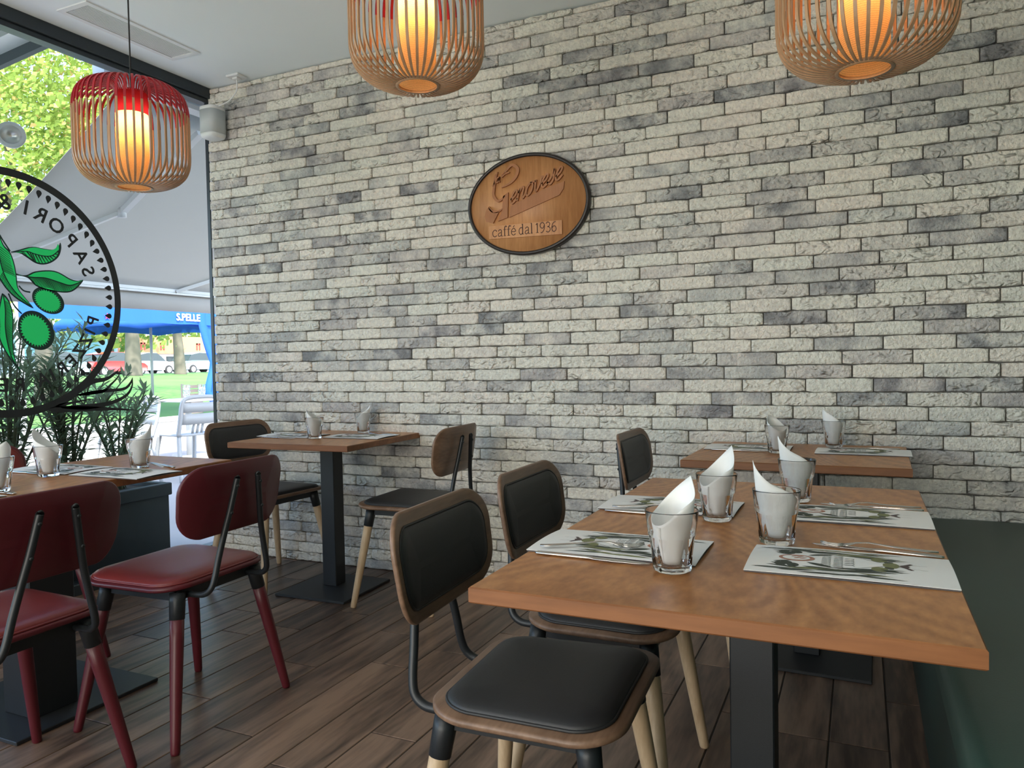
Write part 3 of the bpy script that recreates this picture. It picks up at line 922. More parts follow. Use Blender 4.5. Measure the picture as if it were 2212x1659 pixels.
# ------------------------------------------------------------------ round logo sticker on the window
t = thing('window_sticker', 'large round black and green olive-branch logo sticker on the window glass', 'window sticker', (0, -1.196, 1.4675))
GX = -0.0105
def gmap(u, v, h=0.0): return (GX + h, u, v)
m = MB()
N = 160
for ro, ri_ in ((0.570, 0.534),):
    m.add([gmap(r * math.cos(2 * PI * i / N), r * math.sin(2 * PI * i / N)) for i in range(N) for r in (ro, ri_)], [(2 * i, 2 * i + 1, (2 * i + 3) % (2 * N), (2 * i + 2) % (2 * N)) for i in range(N)])
m.build('ring', 'decal', t, fixn=False)
ND = 66
for i in range(ND):
    a = 2 * PI * (i + 0.3) / ND
    cx, cz = 0.507 * math.cos(a), 0.507 * math.sin(a)
    # drops keep their points turned the way the print has them
    pa = PI if abs(math.sin(a)) < 0.55 else (math.copysign(PI / 2, 1) if math.sin(a) < 0 else -PI / 2)
    if math.cos(a) < 0 and abs(math.sin(a)) < 0.55: pa = 0
    mid = a + PI
    d = Vector((math.cos(pa), math.sin(pa))) + Vector((math.cos(mid), math.sin(mid))) * 0.8
    d.normalize()
    q = Vector((-d.y, d.x))
    pts = []
    for k in range(10):
        b_ = math.radians(60 + 240 * k / 9)
        pts.append((cx + (d.x * math.cos(b_) + q.x * math.sin(b_)) * 0.0135, cz + (d.y * math.cos(b_) + q.y * math.sin(b_)) * 0.0135))
    pts.append((cx + d.x * 0.027, cz + d.y * 0.027))
    m = MB(); m.poly(pts, 0, gmap)
    m.build('drop', 'decal', t, fixn=False)
# lettering: reads from the street, so mirrored from inside
GL = {}
def glyph(ch, ang, r, size, inward):
    if ch not in GL:
        GL[ch] = text_mesh(ch)
    vs, fs = GL[ch]
    if not vs: return
    cxm = (min(v[0] for v in vs) + max(v[0] for v in vs)) / 2
    cym = 0.36
    A = math.radians(ang)
    up_ = Vector((math.cos(A), math.sin(A))) * (-1 if inward else 1)
    rt_ = Vector((up_.y, -up_.x)) * -1     # mirrored
    c_ = Vector((math.cos(A), math.sin(A))) * r
    out = []
    m = MB()
    for vx, vy in vs:
        p = c_ + rt_ * (vx - cxm) * size + up_ * (vy - cym) * size
        out.append(gmap(p.x, p.y))
    m.add(out, fs)
    # thicken a little: second copies offset
    for kx, (dx, dy) in enumerate(((0.0022, 0), (-0.0022, 0), (0, 0.0018), (0, -0.0018))):
        m.add([(a_[0] + 0.0002 * (kx + 1), a_[1] + dx, a_[2] + dy) for a_ in out], fs)
    m.build('letter', 'decal', t, fixn=False)
for ch, a in (('S', 19.5), ('A', 30.5), ('P', 43), ('O', 55.8), ('R', 68.0), ('I', 77.7), ('&', 92), ('I', 106), ('R', 115.5), ('O', 128), ('T', 139), ('T', 149), ('A', 160)):
    if a <= 100: glyph(ch, a, 0.416, 0.098 if ch != '&' else 0.10, False)
for ch, a in (('P', -15.5), ('I', -23), ('Z', -30), ('Z', -38.7), ('E', -47.7), ('R', -56.5), ('I', -63.9), ('A', -71), ('R', -86.7), ('E', -96)):
    glyph(ch, a, 0.419, 0.088, True)
def inset(poly, k, off=(0, 0)):
    cx = sum(p[0] for p in poly) / len(poly); cy = sum(p[1] for p in poly) / len(poly)
    return [(cx + (x - cx) * k + off[0], cy + (y - cy) * k + off[1]) for x, y in poly]
def smooth_closed(poly, k=4):
    P = [Vector((x, y, 0)) for x, y in poly]
    n = len(P); out = []
    for i in range(n):
        a, b_, c_, d = P[i - 1], P[i], P[(i + 1) % n], P[(i + 2) % n]
        for j in range(k):
            tt = j / k
            v = 0.5 * ((2 * b_) + (c_ - a) * tt + (2 * a - 5 * b_ + 4 * c_ - d) * tt * tt + (3 * b_ - a - 3 * c_ + d) * tt ** 3)
            out.append((v.x, v.y))
    return out
def shrink(poly, d):
    """move each vertex inward by d along its normal"""
    n = len(poly); A = sum(poly[i][0] * poly[(i + 1) % n][1] - poly[(i + 1) % n][0] * poly[i][1] for i in range(n))
    s_ = 1 if A > 0 else -1
    out = []
    for i in range(n):
        x0, y0 = poly[i - 1]; x1, y1 = poly[(i + 1) % n]
        tx, ty = x1 - x0, y1 - y0
        L_ = math.hypot(tx, ty) or 1
        out.append((poly[i][0] - ty / L_ * d * s_, poly[i][1] + tx / L_ * d * s_))
    return out
def leaf_art(par, poly, mid):
    m = MB()
    sp_ = smooth_closed(poly, 4)
    m.cur = 0
    m.poly(sp_, 0, gmap)
    m.cur = 1
    flat_leaf = abs(mid[0][1] - mid[-1][1]) < 0.05 and abs(mid[0][0] - mid[-1][0]) < 0.25
    m.poly(inset(sp_, 0.87) if flat_leaf else inset(shrink(sp_, 0.0042), 0.965), 0.0006, gmap)
    m.cur = 0
    mm = [(p.x, p.y) for p in crm([(a, b_, 0) for a, b_ in mid], 6)]
    m.stroke(mm, 0.0045, gmap, 0.0009)
    # hatching on the shaded side of the midrib
    from mathutils import geometry
    for i in range(3, len(mm) - 2):
        if max(q_[0] for q_ in poly) - min(q_[0] for q_ in poly) < 0.30 and abs(mid[0][1] - mid[-1][1]) < 0.04 and i % 2: continue
        for s2 in (0.0, 0.5):
            ax = mm[i][0] + (mm[min(i + 1, len(mm) - 1)][0] - mm[i][0]) * s2
            ay = mm[i][1] + (mm[min(i + 1, len(mm) - 1)][1] - mm[i][1]) * s2
            tx, ty = mm[i + 1][0] - mm[i - 1][0], mm[i + 1][1] - mm[i - 1][1]
            L_ = math.hypot(tx, ty)
            nx, ny = ty / L_, -tx / L_
            if ny > 0 and abs(ny) > 0.3: nx, ny = -nx, -ny
            if abs(ny) <= 0.3 and nx < 0: nx, ny = -nx, -ny
            dx, dy = nx * 0.8 + tx / L_ * 0.6, ny * 0.8 + ty / L_ * 0.6
            q = 0
            def ins(px, py):
                c_ = False; j = len(sp_) - 1
                for ii in range(len(sp_)):
                    xi, yi = sp_[ii]; xj, yj = sp_[j]
                    if (yi > py) != (yj > py) and px < (xj - xi) * (py - yi) / (yj - yi) + xi: c_ = not c_
                    j = ii
                return c_
            while q < 0.06 and ins(ax + dx * (q + 0.004), ay + dy * (q + 0.004)): q += 0.003
            if q > 0.006: m.stroke([(ax, ay), (ax + dx * q, ay + dy * q)], [0.0034, 0.0018], gmap, 0.0009)
    return m.build('leaf', ['ddark', 'dgreen'], par, fixn=False)
def mir(poly): return [(-0.11 - x, y) for x, y in poly]
for key in 'abcd':
    leaf_art(t, ART['leaf_' + key], ART['leaf_%s_mid' % key])
    leaf_art(t, mir(ART['leaf_' + key]), mir(ART['leaf_%s_mid' % key]))
def olive(c0, a, b_, ang):
    m = MB()
    def el(k, ka, kb, ox=0, oy=0):
        out = []
        for i in range(k):
            th = 2 * PI * i / k
            x, y = a * ka * math.cos(th) + ox, b_ * kb * math.sin(th) + oy
            out.append((c0[0] + x * math.cos(ang) - y * math.sin(ang), c0[1] + x * math.sin(ang) + y * math.cos(ang)))
        return out
    m.cur = 0
    m.poly(el(48, 1, 1), 0, gmap)
    m.cur = 1
    k = 96; out = []
    for i in range(k):
        th = 2 * PI * i / k
        rr = 0.86 if i % 3 == 0 else 0.74
        x, y = a * rr * math.cos(th) - a * 0.03, b_ * rr * math.sin(th) - b_ * 0.06
        out.append((c0[0] + x * math.cos(ang) - y * math.sin(ang), c0[1] + x * math.sin(ang) + y * math.cos(ang)))
    m.poly(out, 0.0006, gmap)
    return m.build('olive', ['ddark', 'dgreen'], t, fixn=False)
for s_ in (1, -1):
    fx = lambda x: x if s_ == 1 else -0.11 - x
    olive((fx(0.1792), -0.0223), 0.082, 0.060, -0.42 * s_)
    olive((fx(0.1152), -0.1669), 0.098, 0.080, -0.95 * s_)
m = MB()
for k in ('stem_a', 'stem_b', 'stem_c', 'stem_d'):
    for mm in (ART[k], mir(ART[k])):
        m = MB()
        m.stroke([(p.x, p.y) for p in crm([(a, b_, 0) for a, b_ in mm], 5)], 0.007, gmap, 0.0003)
        m.build('stem', 'ddark', t, fixn=False)
def tap(pts, a, b_):
    P = [(p.x, p.y) for p in crm([(x, y, 0) for x, y in pts], 6)]
    m = MB()
    n_ = len(P) - 1
    m.stroke(P, [(a + (b_ - a) * i / n_) * min(1, 0.15 + 5 * (1 - i / n_), 0.3 + 5 * i / n_) for i in range(len(P))], gmap, 0.0004)
    m.build('feather', 'decal', t, fixn=False)
for fx in (lambda q: q, lambda q: [(-x, y) for x, y in q]):
    tap(fx(ART['br1']), 0.045, 0.006); tap(fx(ART['br1b']), 0.004, 0.022); tap(fx(ART['br2']), 0.020, 0.010)
    tap(fx(ART['br2b']), 0.005, 0.032); tap(fx(ART['br3']), 0.040, 0.004); tap(fx(ART['br4']), 0.02, 0.002)

# ------------------------------------------------------------------ bench along the right wall
t = thing('bench', 'long dark green upholstered bench along the right wall', 'bench', (0, 0, 0))
BX = 3.685
m = MB(); m.sm = True
m.box(BX, RX - 0.015, RY + 0.02, -0.022, 0.0, 0.36)
m.sm = False
m.build('bench_front', 'benchpanel', t)
m = MB()
def bsec(y):
    pts = [(BX - 0.004, 0.362), (BX - 0.012, 0.385), (BX - 0.012, 0.43), (BX - 0.004, 0.455), (BX + 0.02, 0.466), (BX + 0.2, 0.470), (RX - 0.13, 0.468), (RX - 0.13, 0.362)]
    return [(a, y, b_) for a, b_ in pts]
m.sm = True
m.loft([bsec(RY + 0.02), bsec(-4.0), bsec(-2.0), bsec(-0.024)], True, True)
m.build('seat_cushion', 'bench', t)
m = MB()
m.bbox(RX - 0.125, RX - 0.015, RY + 0.02, -0.024, 0.362, 0.95, 0.02)
m.build('back_cushion', 'bench', t)

# ------------------------------------------------------------------ tables
def table(name, label, cx, cy, sx, sy, rz=0.0, ped=0.09, base=0.42, px=0.0, py=0.0, th=0.028, bx=0.0, by=0.0):
    t = thing(name, label, 'table', (cx, cy, 0), rz)
    m = MB()
    m.cur = 0
    b = 0.0025
    X, Y = sx / 2, sy / 2
    zt, zb = 0.75, 0.75 - th
    rings = []
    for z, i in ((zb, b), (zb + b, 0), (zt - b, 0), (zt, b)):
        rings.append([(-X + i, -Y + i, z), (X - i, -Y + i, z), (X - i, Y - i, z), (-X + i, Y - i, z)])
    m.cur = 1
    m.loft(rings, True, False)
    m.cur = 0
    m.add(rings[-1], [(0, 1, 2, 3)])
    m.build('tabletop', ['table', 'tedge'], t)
    m = MB()
    h = ped / 2
    m.bbox(px - h, px + h, py - h, py + h, 0.012, zb - 0.006, 0.003)
    m.build('pedestal', 'black', t)
    m = MB()
    m.box(px - 0.16, px + 0.16, py - 0.16, py + 0.16, zb - 0.006, zb)
    m.build('mounting_plate', 'black', t)
    m = MB()
    h = base / 2
    m.bbox(bx - h, bx + h, by - h, by + h, 0.0005, 0.0125, 0.002)
    m.build('base_plate', 'plate', t)
    return t
table('dining_table', 'large wooden pedestal table in the foreground laid with four tumblers', 3.298, -1.715, 0.724, 1.205, ped=0.09, px=0.009, py=0.0, th=0.027, base=0.5)
table('dining_table', 'small square wooden table against the brick wall near the window', 1.088, -0.335, 0.69, 0.655, math.radians(1.6), ped=0.08, px=0.022, py=-0.01, base=0.40, bx=0.045, by=-0.045)
table('dining_table', 'wooden table against the brick wall beside the green bench', 3.305, -0.372, 0.74, 0.635, math.radians(-1.2), ped=0.09, px=0.03, py=-0.02, base=0.40, bx=0.05, by=-0.03)
table('dining_table', 'long wooden table beside the window with red chairs around it', 0.982, -1.76, 0.59, 1.18, ped=0.15, px=0.09, py=-0.06, base=0.50, bx=0.01, by=0.0)

# ------------------------------------------------------------------ chairs
def seat_outline(extra=0.0):
    return lambda d: rrect(0.193, 0.222, 0.088, d + extra, 8, 0.18, 0.014)
def back_outline(extra=0.0):
    def f(d):
        d += extra
        hw, hh = 0.222 - d, 0.104 - d
        r = max(0.074 - d * 0.8, 0.004)
        pts = []
        for (sx, sy, a0) in ((1, 1, 0), (-1, 1, 90), (-1, -1, 180), (1, -1, 270)):
            for k in range(9):
                a = math.radians(a0 + 90 * k / 8)
                u = sx * (hw - r) + r * math.cos(a); v = sy * (hh - r) + r * math.sin(a)
                # edges bow outwards; the board narrows towards the bottom
                v *= 1 + 0.10 * (1 - (u / 0.222) ** 2)
                u *= 1 + 0.03 * (v / 0.104) - 0.02
                pts.append((u, v))
        return pts
    return f
def bmap(u, v, h):
    """u across, v up, h forward; board bent around the sitter and leaning back"""
    x = -0.254 - 0.16 * v + 0.75 * u * u + h
    return (x, u, 0.712 + v)

def make_chair(name, label, style):
    t = thing(name, label, 'chair')
    wood_, pad_, leg_ = {'black': ('walnut', 'leather', 'beech'), 'red': ('redlac', 'redleather', 'redlac')}[style]
    red = style == 'red'
    ins = 0.012 if red else 0.027
    m = MB(); m.sm = True
    S = lambda u, v, h: (u, v, 0.447 + h + 0.010 * (u / 0.2) * (u / 0.2))
    m.plate(seat_outline(), [(0.16, 0), (0.08, 0), (0.005, 0.0), (0.0, 0.004), (0.0, 0.012), (0.005, 0.016), (0.08, 0.016), (0.16, 0.016)], S)
    m.build('seat_board', wood_, t)
    m = MB(); m.sm = True
    hh = 0.016
    m.plate(seat_outline(ins), [(0.150, hh - 0.004), (0.0, hh - 0.004), (0.0, hh + 0.006), (0.004, hh + 0.011), (0.014, hh + 0.016), (0.04, hh + 0.021), (0.09, hh + 0.023), (0.150, hh + 0.023)], S)
    pad = m.build('seat_pad', pad_, t)
    m = MB(); m.sm = True
    o_ = seat_outline(ins - 0.001)(0)
    m.tube([S(u, v, hh + 0.003) for u, v in o_], 0.0032, 6, closed=True)
    m.build('piping', pad_, pad)
    # backrest board and its front pad
    m = MB(); m.sm = True
    m.plate(back_outline(), [(0.095, 0), (0.05, 0), (0.004, 0.0), (0.0, 0.003), (0.0, 0.010), (0.004, 0.013), (0.05, 0.013), (0.095, 0.013)], bmap)
    m.build('backrest_board', wood_, t)
    m = MB(); m.sm = True
    i2 = 0.014 if red else 0.028
    m.plate(back_outline(i2), [(0.07, 0.011), (0.0, 0.011), (0.0, 0.016), (0.005, 0.020), (0.02, 0.024), (0.07, 0.026)], bmap)
    bp = m.build('backrest_pad', pad_, t)
    m = MB(); m.sm = True
    m.tube([bmap(u, v, 0.0145) for u, v in back_outline(i2 - 0.001)(0)], 0.003, 6, closed=True)
    m.build('piping', pad_, bp)
    # bent steel bars carrying the backrest
    for s in (1, -1):
        m = MB(); m.sm = True
        P = [(-0.10, s * 0.128, 0.431), (-0.18, s * 0.127, 0.431), (-0.212, s * 0.125, 0.434), (-0.234, s * 0.121, 0.450), (-0.243, s * 0.113, 0.480), (-0.247, s * 0.098, 0.54), (-0.254, s * 0.080, 0.61), (-0.265, s * 0.064, 0.68), (-0.277, s * 0.047, 0.765), (-0.279, s * 0.045, 0.775)]
        P = crm(P, 5)
        m.tube(P, 0.0095, 10)
        b = m.build('back_support', 'black', t)
        for zz, yy, xx in ((0.752, 0.050, -0.269), (0.672, 0.066, -0.258)):
            m = MB(); m.sm = True
            m.tube([(xx - 0.018, s * yy, zz), (xx - 0.012, s * yy, zz)], 0.005, 8)
            m.build('bolt', 'black', b)
    # steel frame under the seat
    m = MB()
    cs = [(0.135, 0.165), (0.135, -0.165), (-0.140, -0.160), (-0.140, 0.160)]
    for i in range(4):
        a, b_ = cs[i], cs[(i + 1) % 4]
        m.tube([(a[0], a[1], 0.432), (b_[0], b_[1], 0.432)], 0.01, flat=(0.018, 0.028))
    m.build('seat_frame', 'black', t)
    for (tx, ty, bx, by) in ((0.138, 0.166, 0.198, 0.243), (0.138, -0.166, 0.198, -0.243), (-0.143, 0.160, -0.203, 0.243), (-0.143, -0.160, -0.203, -0.243)):
        top = Vector((tx, ty, 0.442)); bot = Vector((bx, by, 0.0))
        d = bot - top
        m = MB(); m.sm = True
        pts = [top + d * k for k in (0.10, 0.3, 0.6, 0.9, 0.985, 1.0)]
        m.tube(pts, [0.0205, 0.020, 0.0175, 0.0145, 0.0135, 0.0115], 16)
        lg = m.build('leg', leg_, t)
        m = MB(); m.sm = True
        pts = [top, top + d * 0.06, top + d * 0.17, top + d * 0.172]
        m.tube(pts, [0.0235, 0.0230, 0.0218, 0.0205], 16)
        m.build('leg_socket', 'black', lg)
    return t

blk = make_chair('dining_chair', 'black padded wooden chair nearest the camera in the foreground', 'black')
place(blk, (2.930, -1.985, 0), math.radians(3))
def more(src, loc, rz, label):
    c = copy_tree(src)
    place(c, loc, rz, label)
    return c
more(blk, (2.915, -1.478, 0), math.radians(1), 'black padded wooden chair second along the large foreground table')
more(blk, (2.905, -0.395, 0), math.radians(0), 'black padded wooden chair half hidden at the wall table beside the green bench')
more(blk, (1.590, -0.335, 0), PI + math.radians(3), 'wooden chair seen from behind with black seat at the small wall table')
more(blk, (0.728, -0.365, 0), math.radians(-4), 'black padded wooden chair against the window corner')
red = make_chair('red_chair', 'red chair seen from behind, farther one at the window table', 'red')
place(red, (1.512, -1.625, 0), PI + math.radians(2))
more(red, (1.472, -2.205, 0), PI + math.radians(1), 'red chair seen from behind, cut off by the left edge')
more(red, (0.668, -1.668, 0), math.radians(0), 'red chair on the window side of the long table, facing the room')

# ------------------------------------------------------------------ pendant lamps
LAMP_H = 0.37
def make_pendant(label, drop):
    t = thing('pendant_lamp', label, 'lamp')
    prof = [(0.056, 0.350), (0.066, 0.374), (0.088, 0.386), (0.125, 0.382), (0.160, 0.368), (0.185, 0.343), (0.197, 0.305), (0.200, 0.255), (0.200, 0.170), (0.200, 0.115), (0.195, 0.078), (0.180, 0.047), (0.152, 0.022), (0.115, 0.006), (0.082, 0.0), (0.064, 0.001)]
    P = crm([(r, 0, z) for r, z in prof], 3)
    red_pts = [p for p in P if p.z >= 0.262]
    low_pts = [red_pts[-1]] + [p for p in P if p.z < 0.262 or P.index(p) > 30]
    cut = max(i for i, p in enumerate(P) if p.z >= 0.262)
    red_pts, low_pts = P[:cut + 1], P[cut:]
    m = MB()
    m.cur = 0
    tp = lambda Q: [min(1.0, 0.30 + p.x / 0.2 * 0.95) for p in Q]
    m.tube(low_pts, tp(low_pts), flat=(0.0046, 0.0078), caps=True, upv=(0, 1, 0))
    m.cur = 1
    m.tube(red_pts, tp(red_pts), flat=(0.0050, 0.0082), caps=True, upv=(0, 1, 0))
    # upv puts the 'thickness' axis sideways, so swap: strip is 6 mm across, 4 mm deep
    first = m.build('rib', ['bamboo', 'redstrip'], t)
    NR = 46
    for i in range(1, NR):
        c_ = first.copy(); C.objects.link(c_); c_.parent = t
        c_.rotation_euler = (0, 0, 2 * PI * i / NR)
    m = MB(); m.sm = True
    m.loft([[(r * math.cos(a), r * math.sin(a), z) for a in [2 * PI * j / 48 for j in range(48)]] for r, z in ((0.0575, -0.002), (0.0665, -0.002), (0.067, 0.006), (0.0575, 0.006), (0.0575, -0.002))])
    m.build('bottom_ring', 'bamboo', t)
    m = MB(); m.sm = True
    m.cur = 0
    m.lathe([(0.0568, 0.004), (0.0568, 0.272)], 48)
    m.cur = 1
    m.lathe([(0.0570, 0.272), (0.0570, 0.352)], 48)
    m.build('fabric_diffuser', [MT['diffuser'], MT['diffuser_red']], t, fixn=True)
    m = MB(); m.sm = True
    m.lathe([(0.0, 0.352), (0.054, 0.352), (0.056, 0.356), (0.0, 0.357)], 32)
    m.build('top_cap', 'redstrip', t)
    m = MB(); m.sm = True
    m.lathe([(0.0, 0.205), (0.012, 0.208), (0.024, 0.220), (0.029, 0.238), (0.026, 0.256), (0.016, 0.275), (0.013, 0.290)], 24)
    m.build('bulb', MT['bulb'], t)
    m = MB(); m.sm = True
    m.lathe([(0.0145, 0.285), (0.0165, 0.288), (0.0165, 0.325), (0.006, 0.335), (0.004, 0.36)], 20, capa=True)
    m.build('lamp_holder', 'cord', t)
    m = MB(); m.sm = True
    m.tube([(0, 0, 0.35), (0, 0, drop - 0.02)], 0.0028, 8)
    m.build('cord', 'cord', t)
    m = MB(); m.sm = True
    m.lathe([(0.0, drop - 0.03), (0.01, drop - 0.028), (0.045, drop - 0.012), (0.05, drop - 0.001), (0.0, drop)], 28)
    m.build('ceiling_rose', 'white', t)
    return t

def lampshade(name, col, ecol, es):
    m = bpy.data.materials.new(name)
    m.use_nodes = True
    nt = m.node_tree
    for n in list(nt.nodes): nt.nodes.remove(n)
    o = nt.nodes.new('ShaderNodeOutputMaterial')
    tr = nt.nodes.new('ShaderNodeBsdfTranslucent')
    df = nt.nodes.new('ShaderNodeBsdfDiffuse')
    tc = nt.nodes.new('ShaderNodeTexCoord')
    wv = nt.nodes.new('ShaderNodeTexWave')
    wv.bands_direction = 'Z'
    wv.inputs['Scale'].default_value = 60
    wv.inputs['Distortion'].default_value = 3
    wv.inputs['Detail'].default_value = 2
    wv.inputs['Detail Scale'].default_value = 6
    nt.links.new(tc.outputs['Object'], wv.inputs['Vector'])
    r = ramp(nt, [(0, tuple(v * 0.72 for v in col)), (1, col)])
    nt.links.new(wv.outputs[0], r.inputs[0])
    nt.links.new(r.outputs[0], tr.inputs[0])
    nt.links.new(r.outputs[0], df.inputs[0])
    mx = nt.nodes.new('ShaderNodeMixShader')
    mx.inputs[0].default_value = 0.35
    nt.links.new(tr.outputs[0], mx.inputs[1])
    nt.links.new(df.outputs[0], mx.inputs[2])
    em = nt.nodes.new('ShaderNodeEmission')
    em.inputs[0].default_value = (*ecol, 1)
    em.inputs[1].default_value = es
    ad = nt.nodes.new('ShaderNodeAddShader')
    nt.links.new(mx.outputs[0], ad.inputs[0])
    nt.links.new(em.outputs[0], ad.inputs[1])
    nt.links.new(ad.outputs[0], o.inputs[0])
    return m
MT['diffuser'] = lampshade('woven_lampshade', (0.82, 0.49, 0.22), (1.0, 0.42, 0.10), 0.06)
MT['diffuser_red'] = lampshade('woven_lampshade_red', (0.17, 0.008, 0.014), (0.9, 0.02, 0.03), 0.0)
MT['bulb'] = emit('warm_bulb', (1.0, 0.68, 0.36), 38)

lampspec = [((1.02, -1.36, 1.80), 'red-topped bamboo pendant lamp hanging in front of the window'),
            ((2.31, -1.41, 1.95), 'bamboo pendant lamp, middle one of three, above and left of the oval sign'),
            ((3.53, -1.36, 1.80), 'bamboo pendant lamp hanging over the right hand tables')]
for (lx, ly, lz), lab in lampspec:
    o = make_pendant(lab, CEIL - lz)
    place(o, (lx, ly, lz), 0.03 * lx)
    o['group'] = 'bamboo pendant lamps in a row'

# ------------------------------------------------------------------ tumblers and napkins
def make_tumbler():
    m = MB(); m.sm = True
    n, NF = 72, 9
    def fac(a, z, k):
        if k in (2, 3, 4, 5):
            w_ = 2 * PI / NF
            loc = (a % w_) - w_ / 2
            return math.cos(PI / NF) / math.cos(loc) * (1.0 if k != 5 else 1.0) + 0.02
        return 1
    prof = [(0.0, 0.0), (0.027, 0.0), (0.0305, 0.0015), (0.0325, 0.006), (0.0350, 0.035), (0.0382, 0.060), (0.0405, 0.064), (0.0415, 0.072), (0.0435, 0.088), (0.0455, 0.1035), (0.0458, 0.105), (0.0450, 0.106), (0.0442, 0.1045),
            (0.0415, 0.086), (0.0375, 0.060), (0.0335, 0.035), (0.0295, 0.014), (0.026, 0.0105), (0.0, 0.0095)]
    m.lathe(prof, n, fac=fac)
    return m
tum = make_tumbler()
def make_napkin(tipaz, lean, twist, tall):
    m = MB(); m.sm = True
    n = 44
    rows = []
    a0, a1 = -205, 205
    zb = 0.0115
    for i in range(n + 1):
        ph = math.radians(a0 + (a1 - a0) * i / n)
        spiral = 0.0016 * (i / n)
        k = max(0.0, 1 - abs(ph) / PI) ** 1.45
        htop = 0.083 + tall * k + 0.004 * math.sin(ph * 3 + twist)
        col_ = []
        for j in range(13):
            f = j / 12
            z = zb + (htop - zb) * f
            rr = 0.0175 + 0.0195 * min(1, (z - zb) / 0.085) + spiral * 0.5
            rr += 0.0015 * math.sin(ph * 2 + twist) * f
            if z > 0.1: rr += (z - 0.1) * (0.14 - lean)
            az = ph + tipaz + 0.25 * (f - 0.5)
            rr *= 1 - 0.06 * math.cos(3 * ph + twist)
            flat_ = 1.0
            col_.append((rr * math.cos(az), rr * math.sin(az) * flat_, z))
        rows.append(col_)
    vs = [p for r in rows for p in r]
    fs = [(i * 13 + j, (i + 1) * 13 + j, (i + 1) * 13 + j + 1, i * 13 + j + 1) for i in range(n) for j in range(12)]
    m.add(vs, fs)
    return m

AZR = math.radians(24.7)          # towards the right of the picture
AZL = math.radians(204.7)
tumspec = [   # x, y, tip azimuth, extra height, label of glass, label of napkin
    (3.222, -2.107, AZR + 0.25, 0.078, 'tumbler at the front left place of the large table', 'rolled napkin in the front left tumbler, point leaning right'),
    (3.224, -1.671, AZR + 0.25, 0.080, 'tumbler at the back left place of the large table', 'rolled napkin in the back left tumbler of the large table'),
    (3.368, -1.845, AZL - 0.2, 0.076, 'tumbler at the front right place of the large table', 'rolled napkin in the front right tumbler, point leaning left'),
    (3.372, -1.375, AZL - 0.2, 0.080, 'tumbler at the back right place of the large table', 'rolled napkin in the back right tumbler of the large table'),
    (3.232, -0.392, AZL - 1.2, 0.062, 'left tumbler on the wall table beside the green bench', 'rolled napkin in the left tumbler on the table by the bench'),
    (3.422, -0.150, AZL - 0.1, 0.072, 'right tumbler on the wall table beside the green bench', 'rolled napkin in the right tumbler on the table by the bench'),
    (1.070, -0.418, AZL - 0.1, 0.070, 'left tumbler on the small wall table near the window', 'rolled napkin in the left tumbler on the small wall table'),
    (1.136, -0.105, AZR + 0.1, 0.070, 'right tumbler on the small wall table near the window', 'rolled napkin in the right tumbler on the small wall table'),
    (1.117, -1.455, AZR + 0.3, 0.078, 'right tumbler on the long table beside the window', 'rolled napkin in the right tumbler on the window table'),
    (0.990, -1.714, AZL - 0.1, 0.078, 'left tumbler on the long table beside the window', 'rolled napkin in the left tumbler on the window table'),
    (1.160, -1.985, AZR - 0.5, 0.070, 'tumbler cut off by the left edge on the window table', 'rolled napkin in the tumbler cut off by the left edge'),
]
tfirst = None
for i, (x, y, az, tall, gl, nl) in enumerate(tumspec):
    if tfirst is None:
        tfirst = tum.build('tumbler', 'glass', None)
        g_ = tfirst
    else:
        g_ = tfirst.copy(); C.objects.link(g_)
    g_.location = (x, y, 0.7505)
    g_.rotation_euler = (0, 0, 0.31 * i)
    tag(g_, 'clear faceted glass ' + gl, 'glass', 'faceted tumblers on the tables')
    m = make_napkin(az, 0.05, 0.9 * i, tall)
    nk = m.build('napkin', 'paper', None, fixn=False)
    sm_ = nk.modifiers.new('sheet', 'SOLIDIFY'); sm_.thickness = 0.0009; sm_.offset = -1
    nk.location = (x, y, 0.7505)
    tag(nk, 'white paper ' + nl, 'napkin', 'rolled paper napkins in the tumblers')

